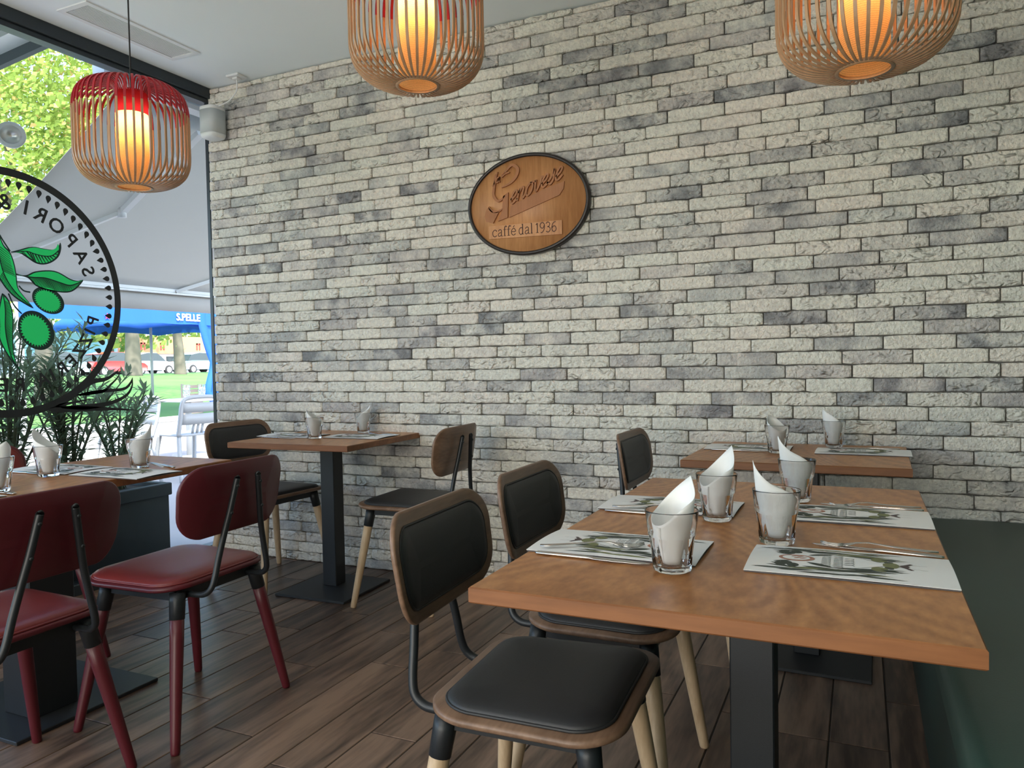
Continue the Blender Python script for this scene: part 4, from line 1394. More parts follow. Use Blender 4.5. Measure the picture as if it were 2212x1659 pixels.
# ------------------------------------------------------------------ menu cards with olive print
def print_mesh(w_, d_):
    """olive-branch print, u along the long side, v across; returns parts by ink"""
    m = MB()
    f = lambda a, b_, z=0.0: ((a - 0.5) * w_, (b_ - 0.5) * d_, z)
    r_ = random.Random(5)
    def leaf(u, v, L_, W_, ang, ink, z=0.0):
        m.cur = ink
        ca, sa = math.cos(ang), math.sin(ang)
        n = 7
        pts = []
        for k in range(n + 1):
            s_ = k / n
            pts.append((s_ * L_, W_ * math.sin(PI * s_ ** 0.8) * 0.5))
        for k in range(n - 1, 0, -1):
            s_ = k / n
            pts.append((s_ * L_, -W_ * math.sin(PI * s_ ** 0.8) * 0.5))
        out = []
        for a, b_ in pts:
            X, Y = a * ca - b_ * sa, a * sa + b_ * ca
            out.append((u + X / w_, v + Y / d_))
        m.poly([(p[0], p[1]) for p in out], z, f)
    def blob(u, v, ru, rv, ang, ink, z=0.0, k=14):
        m.cur = ink
        out = []
        for i in range(k):
            th = 2 * PI * i / k
            X, Y = ru * math.cos(th), rv * math.sin(th)
            out.append((u + (X * math.cos(ang) - Y * math.sin(ang)) / w_, v + (X * math.sin(ang) + Y * math.cos(ang)) / d_))
        m.poly(out, z, f)
    def line(pts, ww, ink, z=0.0):
        m.cur = ink
        P = crm([((a - 0.5) * w_, (b_ - 0.5) * d_, 0) for a, b_ in pts], 4)
        m.stroke([(p.x, p.y) for p in P], ww, lambda a, b_, c_: (a, b_, c_), z)
    for s in (1, -1):
        V = lambda v: 0.5 + s * v
        # long leaves sweeping towards the olives
        for (u, v, L_, W_, a) in ((0.03, 0.36, 0.075, 0.007, 0.0), (0.10, 0.27, 0.06, 0.006, 0.15), (0.16, 0.40, 0.06, 0.008, -0.12), (0.26, 0.43, 0.075, 0.007, -0.05), (0.20, 0.33, 0.09, 0.009, -0.10),
                                  (0.42, 0.44, 0.08, 0.006, -0.2), (0.53, 0.40, 0.075, 0.006, 0.05), (0.34, 0.34, 0.10, 0.009, -0.12), (0.44, 0.30, 0.09, 0.010, -0.10), (0.50, 0.24, 0.085, 0.008, -0.2),
                                  (0.40, 0.24, 0.12, 0.008, -0.06), (0.28, 0.26, 0.06, 0.008, 0.1), (0.55, 0.33, 0.05, 0.005, 0.1), (0.12, 0.20, 0.03, 0.005, 0.5), (0.13, 0.17, 0.03, 0.006, -0.4)):
            leaf(u, V(v), L_ * 1.08, W_ * 1.12, s * a, 0 if r_.random() < 0.8 else 1)
        leaf(0.30, V(0.13), 0.05, 0.012, s * 0.45, 0)
        line([(0.05, V(0.37)), (0.25, V(0.35)), (0.45, V(0.28)), (0.68, V(0.05))], 0.0011, 0)
        line([(0.35, V(0.36)), (0.55, V(0.38)), (0.68, V(0.30))], 0.0009, 0)
        for (u, v) in ((0.17, 0.22), (0.20, 0.19), (0.235, 0.24)):
            blob(u, V(v), 0.010, 0.011, 0.4, 0)
        blob(0.655, V(0.16), 0.013, 0.0135, 0.3, 1)
        leaf(0.665, V(0.17), 0.032, 0.010, s * 0.30, 0, 0.0002)
        line([(0.73, V(0.03)), (0.80, V(0.05))], 0.0007, 3)
        # forked tail
        m.cur = 3
        m.poly([(0.745, V(0.0)), (0.80, V(0.11)), (0.815, V(0.10)), (0.79, V(0.035)), (0.80, V(0.0))], 0.0, f)
        line([(0.80, V(0.06)), (0.88, V(0.075))], 0.0006, 0)
    blob(0.71, 0.5, 0.013, 0.018, 0, 1); blob(0.70, 0.60, 0.008, 0.006, 0.6, 0); blob(0.70, 0.40, 0.008, 0.006, -0.6, 0)
    # round terracotta emblem
    blob(0.245, 0.5, 0.030, 0.021, 0, 2, 0.0001, 28)
    blob(0.243, 0.5, 0.023, 0.015, 0, 4, 0.0003, 28)
    for k in range(4):
        leaf(0.215 + 0.015 * k, 0.5 + 0.03 * (-1) ** k, 0.016, 0.006, 0.6, 2, 0.0005)
    # looping handwritten lines between the branches
    for row, u0 in enumerate((0.395, 0.455, 0.51)):
        n = 9 if row < 2 else 5
        pts = []
        for k in range(n * 6):
            th = k / 6 * 2 * PI
            pts.append((u0 + 0.026 * math.cos(th * 0.98) + 0.003 * math.sin(k), 0.5 + (k / (n * 6) - 0.5) * 0.42 * (1 if row < 2 else 0.7) + 0.022 * math.sin(th)))
        m.cur = 0
        m.stroke([((a - 0.5) * w_, (b_ - 0.5) * d_) for a, b_ in pts], 0.0012, lambda a, b_, c_: (a, b_, c_), 0.0)
    return m
MW, MD = 0.322, 0.188
def make_menu():
    t = thing('menu_card', 'menu', 'menu')
    m = MB()
    m.box(-MW / 2 + 0.001, MW / 2 - 0.001, -MD / 2 + 0.001, MD / 2 - 0.001, 0.0, 0.0022)
    m.build('inner_pages', 'cardside', t)
    m = MB()
    N = 10
    def hz(x, y):
        # the cover of the folded sheet bows up gently
        v = (y + MD / 2) / MD
        return 0.0026 + 0.0035 * math.sin(PI * v) ** 1.0 + 0.0012 * math.sin(PI * (x / MW + 0.5))
    top, bot = [], []
    NX, NY = 13, 11
    for j in range(NY):
        for i in range(NX):
            x = -MW / 2 + MW * i / (NX - 1); y = -MD / 2 + MD * j / (NY - 1)
            top.append((x, y, hz(x, y) + 0.0008)); bot.append((x, y, hz(x, y)))
    fs = [(j * NX + i, j * NX + i + 1, (j + 1) * NX + i + 1, (j + 1) * NX + i) for j in range(NY - 1) for i in range(NX - 1)]
    K = NX * NY
    per = [i for i in range(NX)] + [j * NX + NX - 1 for j in range(1, NY)] + [(NY - 1) * NX + i for i in range(NX - 2, -1, -1)] + [j * NX for j in range(NY - 2, 0, -1)]
    fs2 = fs + [tuple(v + K for v in f_) for f_ in fs] + [(per[i], per[(i + 1) % len(per)], per[(i + 1) % len(per)] + K, per[i] + K) for i in range(len(per))]
    m.add(top + bot, fs2)
    m.sm = True
    cov = m.build('cover', 'card', t)
    pm = print_mesh(MW, MD)
    pm.v = [(x, y, hz(x, y) + 0.00115 + z) for x, y, z in pm.v]
    pm.build('olive_print', ['inkd', 'inkg', 'inkr', 'inkp', 'card'], cov, fixn=False)
    return t
menus = [
    (3.496, -1.976, 0, 'white folded menu card with olive print at the front right place of the large table'),
    (3.094, -1.980, PI, 'white folded menu card with olive print at the front left place of the large table'),
    (3.094, -1.545, PI, 'white folded menu card with olive print at the back left place of the large table'),
    (3.496, -1.532, 0, 'white folded menu card with olive print at the back right place of the large table'),
    (3.112, -0.262, PI, 'white menu card at the left place on the table by the bench'),
    (3.525, -0.298, -0.02, 'white menu card on the bench side of the far wall table'),
    (0.862, -0.330, PI, 'menu card on the window side of the small wall table'),
    (1.250, -0.290, 0.03, 'menu card on the chair side of the small wall table'),
    (1.210, -1.587, 0.03, 'menu card next to the right tumbler, on the room side of the window table'),
    (0.862, -1.585, PI, 'menu card nearest the glass on the window table'),
    (1.110, -2.120, 0, 'menu card cut off by the left edge on the window table'),
]
MZ = 0.7503
mfirst = None
for (x, y, rz, lab) in menus:
    if mfirst is None:
        mfirst = make_menu(); o = mfirst
    else:
        o = copy_tree(mfirst)
    place(o, (x, y, MZ), rz, lab, 'printed menu cards on the tables')
# the right tumbler of the window table and the left place glass stand on bare wood beside the cards
# ------------------------------------------------------------------ knives and forks
def make_knife():
    m = MB(); m.sm = True
    secs = [(0.0, 0.0045, 0.002), (0.004, 0.007, 0.0035), (0.05, 0.0065, 0.004), (0.10, 0.0055, 0.0045), (0.112, 0.0058, 0.0035), (0.118, 0.0085, 0.0016), (0.16, 0.0098, 0.0013), (0.20, 0.0075, 0.0012), (0.218, 0.003, 0.001), (0.223, 0.0008, 0.0008)]
    rings = []
    for x, hw, ht in secs:
        rings.append([(x, hw * math.cos(2 * PI * k / 12), 0.0036 + ht * 0.9 * math.sin(2 * PI * k / 12) * (1 if x < 0.11 else 0.9)) for k in range(12)])
    m.loft(rings, True, True)
    return m
def make_fork():
    m = MB(); m.sm = True
    secs = [(0.0, 0.007, 0.0024), (0.02, 0.0085, 0.0028), (0.07, 0.0050, 0.0055), (0.115, 0.0032, 0.010), (0.135, 0.0045, 0.0085), (0.147, 0.0105, 0.0050), (0.158, 0.0118, 0.0028)]
    rings = []
    for x, hw, z in secs:
        rings.append([(x, hw * math.cos(2 * PI * k / 10), z + 0.0014 * math.sin(2 * PI * k / 10)) for k in range(10)])
    m.loft(rings, True, True)
    for k in range(4):
        y = -0.0092 + 0.00613 * k
        m.tube([(0.155, y, 0.0030), (0.168, y, 0.0020), (0.185, y * 0.97, 0.0030), (0.198, y * 0.94, 0.0062)], [1, 1, 0.9, 0.5], flat=(0.0034, 0.0018))
    return m
cut = [  # kind, x, y, z, heading, label
    ('knife', 2.958, -2.086, 0.7502, -0.03, 'steel table knife along the front edge of the front left menu'),
    ('fork', 2.958, -2.064, 0.7595, 0.34, 'steel fork crossing the front left menu on the large table'),
    ('knife', 2.958, -1.657, 0.7502, -0.06, 'steel table knife beside the back left menu on the large table'),
    ('fork', 2.972, -1.640, 0.7590, 0.16, 'steel fork beside the back left menu on the large table'),
    ('knife', 3.652, -1.868, 0.7502, PI - 0.14, 'steel table knife behind the front right menu on the large table'),
    ('fork', 3.645, -1.842, 0.7540, PI + 0.01, 'steel fork behind the front right menu on the large table'),
    ('knife', 3.650, -1.425, 0.7502, PI - 0.08, 'steel table knife behind the back right menu on the large table'),
    ('fork', 3.645, -1.402, 0.7540, PI + 0.16, 'steel fork behind the back right menu on the large table'),
    ('knife', 2.985, -0.375, 0.7502, -0.03, 'steel knife beside the left menu on the table by the bench'),
    ('knife', 3.655, -0.185, 0.7502, PI - 0.05, 'steel knife behind the right menu on the table by the bench'),
    ('knife', 0.765, -0.450, 0.7502, -0.05, 'steel knife beside the window-side menu on the small wall table'),
    ('fork', 0.780, -0.432, 0.7560, 0.22, 'steel fork resting on the window-side menu of the small wall table'),
    ('knife', 1.410, -0.180, 0.7502, PI - 0.02, 'steel knife behind the chair-side menu on the small wall table'),
    ('fork', 1.395, -0.155, 0.7502, PI - 0.06, 'steel fork behind the chair-side menu on the small wall table'),
    ('knife', 1.262, -1.430, 0.7502, PI - 0.35, 'steel knife behind the right menu on the window table'),
    ('fork', 1.258, -1.468, 0.7580, PI - 0.25, 'steel fork on the right menu of the window table'),
    ('knife', 0.740, -1.700, 0.7502, 0.05, 'steel knife near the left tumbler on the window table'),
    ('fork', 1.262, -2.020, 0.7580, PI + 0.15, 'steel fork by the left picture edge on the window table'),
    ('knife', 1.262, -1.998, 0.7502, PI - 0.02, 'steel knife by the left picture edge on the window table'),
]
firsts = {}
for kind, x, y, z, hd, lab in cut:
    nm = 'table_knife' if kind == 'knife' else 'table_fork'
    if kind not in firsts:
        firsts[kind] = (make_knife() if kind == 'knife' else make_fork()).build(nm, 'steel')
        o = firsts[kind]
    else:
        o = firsts[kind].copy(); C.objects.link(o)
    o.location = (x, y, z); o.rotation_euler = (0, 0, hd)
    tag(o, lab, kind, 'knives and forks laid on the tables')

# ------------------------------------------------------------------ outside: terrace, lawn, street
OM = dict(
    paving=mat('terrace_paving', (0.33, 0.30, 0.285), 0.8, noise=(1.2, 0.12)),
    stone=mat('light_kerb_stone', (0.55, 0.54, 0.52), 0.8, noise=(3, 0.08)),
    lawn=mat('lawn_grass', (0.10, 0.23, 0.045), 0.9, noise=(0.9, 0.4)),
    road=mat('asphalt', (0.30, 0.30, 0.31), 0.85),
    side=mat('sidewalk', (0.42, 0.41, 0.39), 0.8),
    canvas=mat('awning_canvas', (0.55, 0.55, 0.53), 0.9, trans=0.35, noise=(0.8, 0.05)),
    valance=mat('awning_valance', (0.42, 0.41, 0.40), 0.9, noise=(3, 0.1)),
    alu=mat('white_aluminium', (0.74, 0.76, 0.77), 0.35),
    darkpan=mat('dark_soffit', (0.075, 0.095, 0.11), 0.6),
    blue=mat('blue_canvas', (0.028, 0.16, 0.62), 0.8, trans=0.35),
    bluedark=mat('navy_canvas', (0.02, 0.06, 0.12), 0.8),
    planter=mat('dark_planter', (0.045, 0.055, 0.058), 0.6, noise=(8, 0.2)),
    soil=mat('soil', (0.05, 0.035, 0.025), 0.9),
    leaf=mat('oleander_leaf', (0.22, 0.29, 0.17), 0.5, trans=0.4, noise=(20, 0.35)),
    stem=mat('oleander_stem', (0.12, 0.13, 0.07), 0.7),
    bark=mat('bark', (0.13, 0.115, 0.09), 0.9, noise=(6, 0.3), bump=(20, 0.8)),
    crown=mat('maple_leaf', (0.34, 0.44, 0.09), 0.6, trans=0.5, noise=(1.5, 0.35)),
    crown2=mat('tree_leaf', (0.16, 0.30, 0.06), 0.6, trans=0.4, noise=(1.5, 0.3)),
    autumn=mat('yellow_leaf', (0.62, 0.42, 0.16), 0.6, trans=0.5, noise=(2.5, 0.3)),
    orange=mat('orange_fascia', (0.72, 0.30, 0.14), 0.6),
    cyan=mat('pale_blue_cladding', (0.25, 0.55, 0.66), 0.6),
    shop=mat('white_render', (0.66, 0.66, 0.64), 0.7),
    darkglass=mat('shop_glass', (0.05, 0.07, 0.08), 0.1),
    carred=mat('red_car_paint', (0.55, 0.05, 0.04), 0.25, coat=0.6),
    carwhite=mat('white_car_paint', (0.72, 0.74, 0.75), 0.25, coat=0.6),
    carblue=mat('pale_blue_car_paint', (0.42, 0.60, 0.66), 0.25, coat=0.6),
    tyre=mat('tyre', (0.02, 0.02, 0.02), 0.8),
    chair=mat('white_metal_chair', (0.34, 0.35, 0.36), 0.4),
    grey=mat('grey_pole', (0.35, 0.36, 0.36), 0.5),
    redstar=mat('red_print', (0.60, 0.04, 0.10), 0.6),
    wprint=mat('white_print', (0.85, 0.86, 0.88), 0.6),
    chrome=mat('lamp_reflector', (0.85, 0.86, 0.88), 0.35, 1.0),
    boards=mat('slatted_board', (0.17, 0.15, 0.13), 0.7),
)
MT.update(OM)

m = MB(); m.box(-5.2, -0.06, -7.0, 9.0, -0.1, -0.002); struct('terrace_paving', m, 'paving')
m = MB()
def gr(x, ya, yb, z): return [(x, ya, z), (x, yb, z)]
prof = [(-5.45, 0.34), (-8, 0.47), (-12, 0.72), (-16.5, 0.90), (-19, 0.90)]
vs = []; 
for x, z in prof: vs += [(x, -8, z), (x, 40, z)]
vs += [(-5.45, -8, -0.1), (-5.45, 40, -0.1)]
m.add(vs, [(2 * i, 2 * i + 1, 2 * i + 3, 2 * i + 2) for i in range(len(prof) - 1)] + [(0, 1, 2 * len(prof) + 1, 2 * len(prof))])
struct('lawn', m, 'lawn')
m = MB(); m.add([(-19, -8, 0.90), (-19, 60, 0.90), (-30, 60, 0.66), (-30, -8, 0.66)], [(0, 1, 2, 3)]); struct('sidewalk', m, 'side')
m = MB(); m.add([(-30, -20, 0.65), (-30, 90, 0.65), (-75, 90, 0.55), (-75, -20, 0.55)], [(0, 1, 2, 3)]); struct('street', m, 'road')

t = thing('garden_wall', 'low pale stone wall between the terrace and the lawn', 'wall')
m = MB(); m.box(-5.44, -5.2, -7, 12, -0.05, 0.36); m.build('wall_body', 'stone', t)
m = MB(); m.bbox(-5.47, -5.17, -7, 12, 0.36, 0.41, 0.006); m.build('coping', 'side', t)

# grey awning in front of the window, folded arms under it
AY0, AY1 = -0.42, 3.6
AXF, AZF = -1.84, 1.78
t = thing('awning', 'grey fabric awning with folding arms sloping down outside the window', 'awning')
m = MB()
NX, NY = 14, 30
vs = []
for i in range(NX + 1):
    f = i / NX
    for j in range(NY + 1):
        g = j / NY
        x = -0.16 + (AXF + 0.16) * f
        z = 2.70 + (AZF - 0.01 - 2.70) * f - 0.035 * math.sin(PI * f) * (0.75 + 0.25 * math.cos(9 * g))
        vs.append((x, AY0 + (AY1 - AY0) * g, z))
fs = [(i * (NY + 1) + j, i * (NY + 1) + j + 1, (i + 1) * (NY + 1) + j + 1, (i + 1) * (NY + 1) + j) for i in range(NX) for j in range(NY)]
m.sm = True
m.add(vs, fs)
o = m.build('canvas', 'canvas', t, fixn=False)
sm_ = o.modifiers.new('thickness', 'SOLIDIFY'); sm_.thickness = 0.003
m = MB()
vs = []
for j in range(61):
    y = AY0 + (AY1 - AY0) * j / 60
    dx = 0.012 * math.sin(j * 0.9)
    vs += [(AXF - 0.012, y, AZF - 0.02), (AXF - 0.012 + dx, y, AZF - 0.185)]
m.sm = True
m.add(vs, [(2 * j, 2 * j + 2, 2 * j + 3, 2 * j + 1) for j in range(60)])
o = m.build('valance', 'valance', t, fixn=False)
sm_ = o.modifiers.new('thickness', 'SOLIDIFY'); sm_.thickness = 0.003
m = MB()
m.bbox(AXF - 0.03, AXF + 0.03, AY0 - 0.01, AY1, AZF - 0.03, AZF + 0.005, 0.006)
m.bbox(AXF + 0.012, AXF + 0.034, AY0 - 0.01, AY1, AZF - 0.045, AZF - 0.028, 0.004)
m.build('front_bar', 'alu', t)
m = MB(); m.bbox(-0.22, -0.09, -0.60, AY1, 2.66, 2.78, 0.02); m.build('cassette', 'alu', t)
def arm(sh, el, hd):
    a = MB()
    a.tube([sh, el], 0.02, flat=(0.045, 0.032)); 
    o1 = a.build('folding_arm', 'alu', t)
    a = MB()
    a.tube([el, hd], 0.015, flat=(0.034, 0.026))
    a.build('forearm', 'alu', o1)
    a = MB(); a.sm = True
    a.tube([(el[0], el[1], el[2] - 0.035), (el[0], el[1], el[2] + 0.035)], 0.028, 12)
    a.build('elbow_joint', 'alu', o1)
arm((-0.24, 0.16, 2.58), (-1.02, 0.20, 2.17), (AXF + 0.03, -0.32, AZF - 0.02))
arm((-0.24, 2.6, 2.58), (-1.0, 2.15, 2.17), (AXF + 0.03, 1.33, AZF - 0.02))

# second canopy further along the facade, dark soffit with a pale beam
t = thing('dark_canopy', 'dark soffit with pale edge beam outside at the upper left of the window', 'canopy')
m = MB()
m.add([(-0.1, -4.5, 2.86), (-0.1, -0.98, 2.86), (-2.4, -0.98, 2.66), (-2.4, -4.5, 2.66)], [(0, 1, 2, 3)])
o = m.build('soffit', 'darkpan', t); sm_ = o.modifiers.new('t', 'SOLIDIFY'); sm_.thickness = 0.04
m = MB()
m.tube([(-0.1, -0.93, 2.84), (-2.4, -0.93, 2.62)], 0.05, flat=(0.11, 0.10), upv=(0, 0, 1))
m.build('edge_beam', 'alu', t)
m = MB()
m.tube([(-0.1, -0.865, 2.80), (-2.4, -0.865, 2.56)], 0.02, flat=(0.03, 0.12), upv=(0, 0, 1))
m.build('dark_trim', 'darkpan', t)

# spot lamp under the canopy
t = thing('outdoor_spotlight', 'round white spotlight hanging outside beyond the window', 'spotlight', (-0.42, -0.905, 2.315), rot=(0, 0, -0.63))
m = MB(); m.sm = True
R90 = lambda p: (p[2], p[0], p[1])
def lathey(prof, n=28):
    return [[(-0.0 + z, r * math.cos(2 * PI * k / n), r * math.sin(2 * PI * k / n)) for k in range(n)] for r, z in prof]
m.loft(lathey([(0.0, -0.10), (0.03, -0.10), (0.05, -0.07), (0.058, -0.02), (0.066, 0.0), (0.066, 0.014), (0.060, 0.016), (0.047, 0.014)]), False, False)
m.build('housing', 'alu', t)
m = MB(); m.sm = True
m.loft(lathey([(0.047, 0.014), (0.040, -0.004), (0.022, -0.024), (0.0, -0.028)]))
m.build('reflector', 'chrome', t)
m = MB()
m.tube([(-0.05, -0.03, 0.0), (-0.06, -0.30, 0.03), (-0.06, -0.60, 0.03)], 0.012, flat=(0.03, 0.02))
m.build('bracket', 'alu', t)

# planter with oleanders right outside the glass
t = thing('planter_box', 'long dark planter box with oleanders outside the window', 'planter')
m = MB()
PY0, PY1 = -3.4, -0.27
m.box(-0.52, -0.12, PY0, PY1, 0.0, 0.40)
m.bbox(-0.54, -0.50, PY0 - 0.01, PY1 + 0.01, 0.38, 0.45, 0.004); m.bbox(-0.14, -0.10, PY0 - 0.01, PY1 + 0.01, 0.38, 0.45, 0.004)
m.bbox(-0.50, -0.14, PY1 - 0.03, PY1 + 0.01, 0.38, 0.45, 0.004); m.bbox(-0.50, -0.14, PY0 - 0.01, PY0 + 0.03, 0.38, 0.45, 0.004)
m.build('trough', 'planter', t)
m = MB(); m.box(-0.5, -0.14, PY0 + 0.03, PY1 - 0.03, 0.40, 0.425); m.build('soil', 'soil', t)

def shrub(x, y, z, h, nst, spread, seed, label, per=44, ll=0.10):
    r = random.Random(seed)
    t = thing('oleander', label, 'shrub', (x, y, z), group='oleanders in the planter outside the window')
    s = MB(); s.sm = True
    lf = MB()
    for k in range(nst):
        az = r.uniform(0, 2 * PI); ln = r.uniform(0.55, 1.0) * h
        out = r.uniform(0.05, spread)
        # keep clear of the window glass
        dx = math.cos(az) * out * (0.55 if math.cos(az) > 0 else 1); dy = math.sin(az) * out
        dx = min(dx, -x - 0.12)
        P = crm([(r.uniform(-.04, .04), r.uniform(-.05, .05), 0), (dx * 0.25, dy * 0.25, ln * 0.4), (dx * 0.6, dy * 0.6, ln * 0.75), (dx, dy, ln)], 6)
        s.tube(P, [0.006 * (1 - 0.75 * i / (len(P) - 1)) + 0.001 for i in range(len(P))], 5)
        for q in range(per):
            f = 0.12 + 0.88 * (q / per)
            idx = min(int(f * (len(P) - 1)), len(P) - 2)
            p = P[idx].lerp(P[idx + 1], f * (len(P) - 1) - idx)
            a = r.uniform(0, 2 * PI); el = r.uniform(-0.1, 0.9) + 0.3 * f
            L_ = ll * r.uniform(0.7, 1.25); W_ = L_ * 0.095
            d = Vector((math.cos(a) * math.cos(el), math.sin(a) * math.cos(el), math.sin(el)))
            if x + p.x + d.x * L_ > -0.03: d.x = -abs(d.x)
            sd_ = d.cross(Vector((0, 0, 1)))
            if sd_.length < 0.01: sd_ = Vector((1, 0, 0))
            sd_.normalize(); sd_ *= W_
            dr = Vector((0, 0, -0.12 * L_))
            lf.add([p, p + d * L_ * 0.45 + sd_, p + d * L_ + dr, p + d * L_ * 0.45 - sd_, p + d * L_ * 0.45 - Vector((0, 0, W_ * 0.4))], [(0, 1, 4), (1, 2, 4), (2, 3, 4), (3, 0, 4)])
    s.build('stems', 'stem', t, fixn=False)
    lf.build('foliage', 'leaf', t, fixn=False)
    return t
for (y, h, nst, lab, sd_) in ((-0.42, 0.74, 13, 'sparse oleander at the right end of the planter outside', 3), (-0.72, 0.97, 21, 'bushy oleander outside the window behind the right tumbler', 5),
                         (-1.02, 0.94, 21, 'bushy oleander outside the window below the sticker', 8), (-1.36, 0.92, 18, 'oleander outside behind the red window-side chair', 9), (-1.75, 0.9, 10, 'oleander furthest along the planter outside the window', 12)):
    shrub(-0.34, y, 0.42, h, nst, 0.42, sd_, lab)

# ------------------------------------------------------------------ trees
def tree(label, base, trunk_r, trunk_h, crown_c, crown_r, nleaf, lsize, seed, mats=('crown', 'autumn'), lean=(0, 0), limbs=6, name='tree', frac=0.08):
    r = random.Random(seed)
    t = thing(name, label, 'tree', base, group='trees in the park')
    m = MB(); m.sm = True
    top = Vector((lean[0], lean[1], trunk_h))
    P = crm([(0, 0, -0.05), (lean[0] * 0.3, lean[1] * 0.3, trunk_h * 0.35), top], 6)
    m.tube(P, [trunk_r * (1.25 - 0.5 * min(1, i / 8)) for i in range(len(P))], 14)
    cc = Vector(crown_c)
    for k in range(limbs):
        a = 2 * PI * k / limbs + r.random()
        e = cc + Vector((math.cos(a) * crown_r[0] * 0.7, math.sin(a) * crown_r[1] * 0.7, r.uniform(-0.3, 0.6) * crown_r[2]))
        Q = crm([tuple(top - Vector((0, 0, 0.1))), tuple(top.lerp(e, 0.4) + Vector((0, 0, 0.15))), tuple(e)], 5)
        m.tube(Q, [trunk_r * 0.5 * (1 - 0.85 * i / (len(Q) - 1)) for i in range(len(Q))], 8)
    m.build('trunk', 'bark', t, fixn=False)
    lf = MB()
    cl = [cc + Vector((r.gauss(0, 0.5) * crown_r[0], r.gauss(0, 0.5) * crown_r[1], r.gauss(0, 0.5) * crown_r[2])) for _ in range(40)]
    for k in range(nleaf):
        c0 = r.choice(cl)
        p = c0 + Vector((r.gauss(0, 0.2) * crown_r[0], r.gauss(0, 0.2) * crown_r[1], r.gauss(0, 0.2) * crown_r[2]))
        n = Vector((r.gauss(0, 1), r.gauss(0, 1), r.gauss(0, 1))).normalized()
        a = n.orthogonal().normalized(); b_ = n.cross(a)
        s_ = lsize * r.uniform(0.6, 1.3)
        lf.cur = 1 if r.random() < frac else 0
        lf.add([p + a * s_, p + b_ * s_ * 0.6 + a * s_ * 0.2, p - a * s_ * 0.7, p - b_ * s_ * 0.6 + a * s_ * 0.2], [(0, 1, 2, 3)])
    lf.build('foliage', list(mats), t, fixn=False)
    return t
tree('tall yellow-green tree filling the gap between the two awnings', (-9.4, 5.2, 0.5), 0.16, 2.6, (0.5, 0.0, 4.6), (1.9, 2.5, 2.6), 26000, 0.055, 21, frac=0.10)
tree('tree with a thick mossy trunk on the lawn behind the terrace', (-16.0, 12.27, 0.86), 0.21, 3.6, (0, -0.6, 5.2), (2.4, 2.2, 1.9), 5000, 0.14, 31, mats=('crown2', 'autumn'))
tree('tree with a slimmer trunk on the lawn near the blue drape', (-16.0, 13.98, 0.86), 0.16, 3.2, (0.3, 0.7, 4.6), (2.4, 2.2, 1.7), 4500, 0.13, 33, mats=('crown2', 'autumn'), lean=(0.0, -0.25))
tree('slim young tree far off in front of the orange shop', (-26, 20.3, 0.72), 0.09, 2.6, (0, 0, 3.8), (2.4, 3.6, 1.4), 4200, 0.16, 36, mats=('crown', 'crown2'), frac=0.5)
tree('leafy tree far off behind the parked cars on the left', (-44, 33, 0.6), 0.25, 3.5, (0, 0, 6.2), (5.0, 8.0, 3.2), 7000, 0.32, 39, mats=('crown', 'crown2'), frac=0.4)
tree('leafy tree far off behind the orange shop on the right', (-68, 60, 0.6), 0.25, 4.5, (0, 0, 7.5), (5.0, 9.0, 3.6), 6000, 0.36, 41, mats=('crown2', 'crown'), frac=0.4)

# ------------------------------------------------------------------ blue gazebo and parasol
t = thing('blue_gazebo', 'blue canvas gazebo front with white lettering on its valance beyond the terrace', 'gazebo')
GXX = -5.0
m = MB()
vs = []
for j in range(31):
    y = 2.0 + (4.75 - 2.0) * j / 30
    z0_ = 1.705 + 0.004 * math.sin(j)
    vs += [(GXX, y, 2.02), (GXX + 0.004 * math.sin(j * 1.3), y, z0_)]
m.add(vs, [(2 * j, 2 * j + 2, 2 * j + 3, 2 * j + 1) for j in range(30)])
o = m.build('valance', 'blue', t, fixn=False); sm_ = o.modifiers.new('t', 'SOLIDIFY'); sm_.thickness = 0.004
m = MB()
m.add([(GXX, 2.0, 2.02), (GXX, 5.2, 2.02), (GXX - 0.24, 5.2, 2.10), (GXX - 0.24, 2.0, 2.10)], [(0, 1, 2, 3)])
m.build('canopy', 'blue', t, fixn=False)
m = MB(); m.sm = True
cols = []
for j in range(15):
    f = j / 14
    col_ = []
    for i in range(12):
        g = i / 11
        ks = ((0, 4.50), (0.2, 4.52), (0.42, 4.62), (0.56, 4.72), (0.82, 4.58), (1.0, 4.78))
        w0 = next(a[1] + (b_[1] - a[1]) * (g - a[0]) / (b_[0] - a[0]) for a, b_ in zip(ks, ks[1:]) if g <= b_[0] + 1e-6)
        y = w0 + (5.15 - w0) * f
        col_.append((GXX + 0.05 * math.sin(f * 14) * (0.3 + g), y, 2.0 - 1.52 * g))
    cols.append(col_)
m.add([p for c_ in cols for p in c_], [(j * 12 + i, (j + 1) * 12 + i, (j + 1) * 12 + i + 1, j * 12 + i + 1) for j in range(14) for i in range(11)])
o = m.build('side_drape', 'blue', t, fixn=False); sm_ = o.modifiers.new('t', 'SOLIDIFY'); sm_.thickness = 0.004
m = MB()
for i_, (x, y) in enumerate(((GXX - 0.08, 5.1), (GXX - 0.08, 2.05))):
    m = MB()
    m.box(x - 0.03, x + 0.03, y - 0.03, y + 0.03, 0.0, 2.02)
    m.build('post', 'grey', t)
m = MB()
vs, fs = text_mesh('S.PELLE')
x0t = min(v[0] for v in vs); x1t = max(v[0] for v in vs)
sc_ = 0.40 / (x1t - x0t)
for kz, (dy, dz) in enumerate(((0, 0), (0.005, 0), (-0.005, 0), (0, 0.005), (0, -0.005))):
    m.add([(GXX + 0.022 - 0.0012 * kz, 4.135 + (vx - x0t) * sc_ + dy, 1.755 + vy * sc_ * 1.05 + dz) for vx, vy in vs], fs)
m.build('lettering', 'wprint', t, fixn=False)

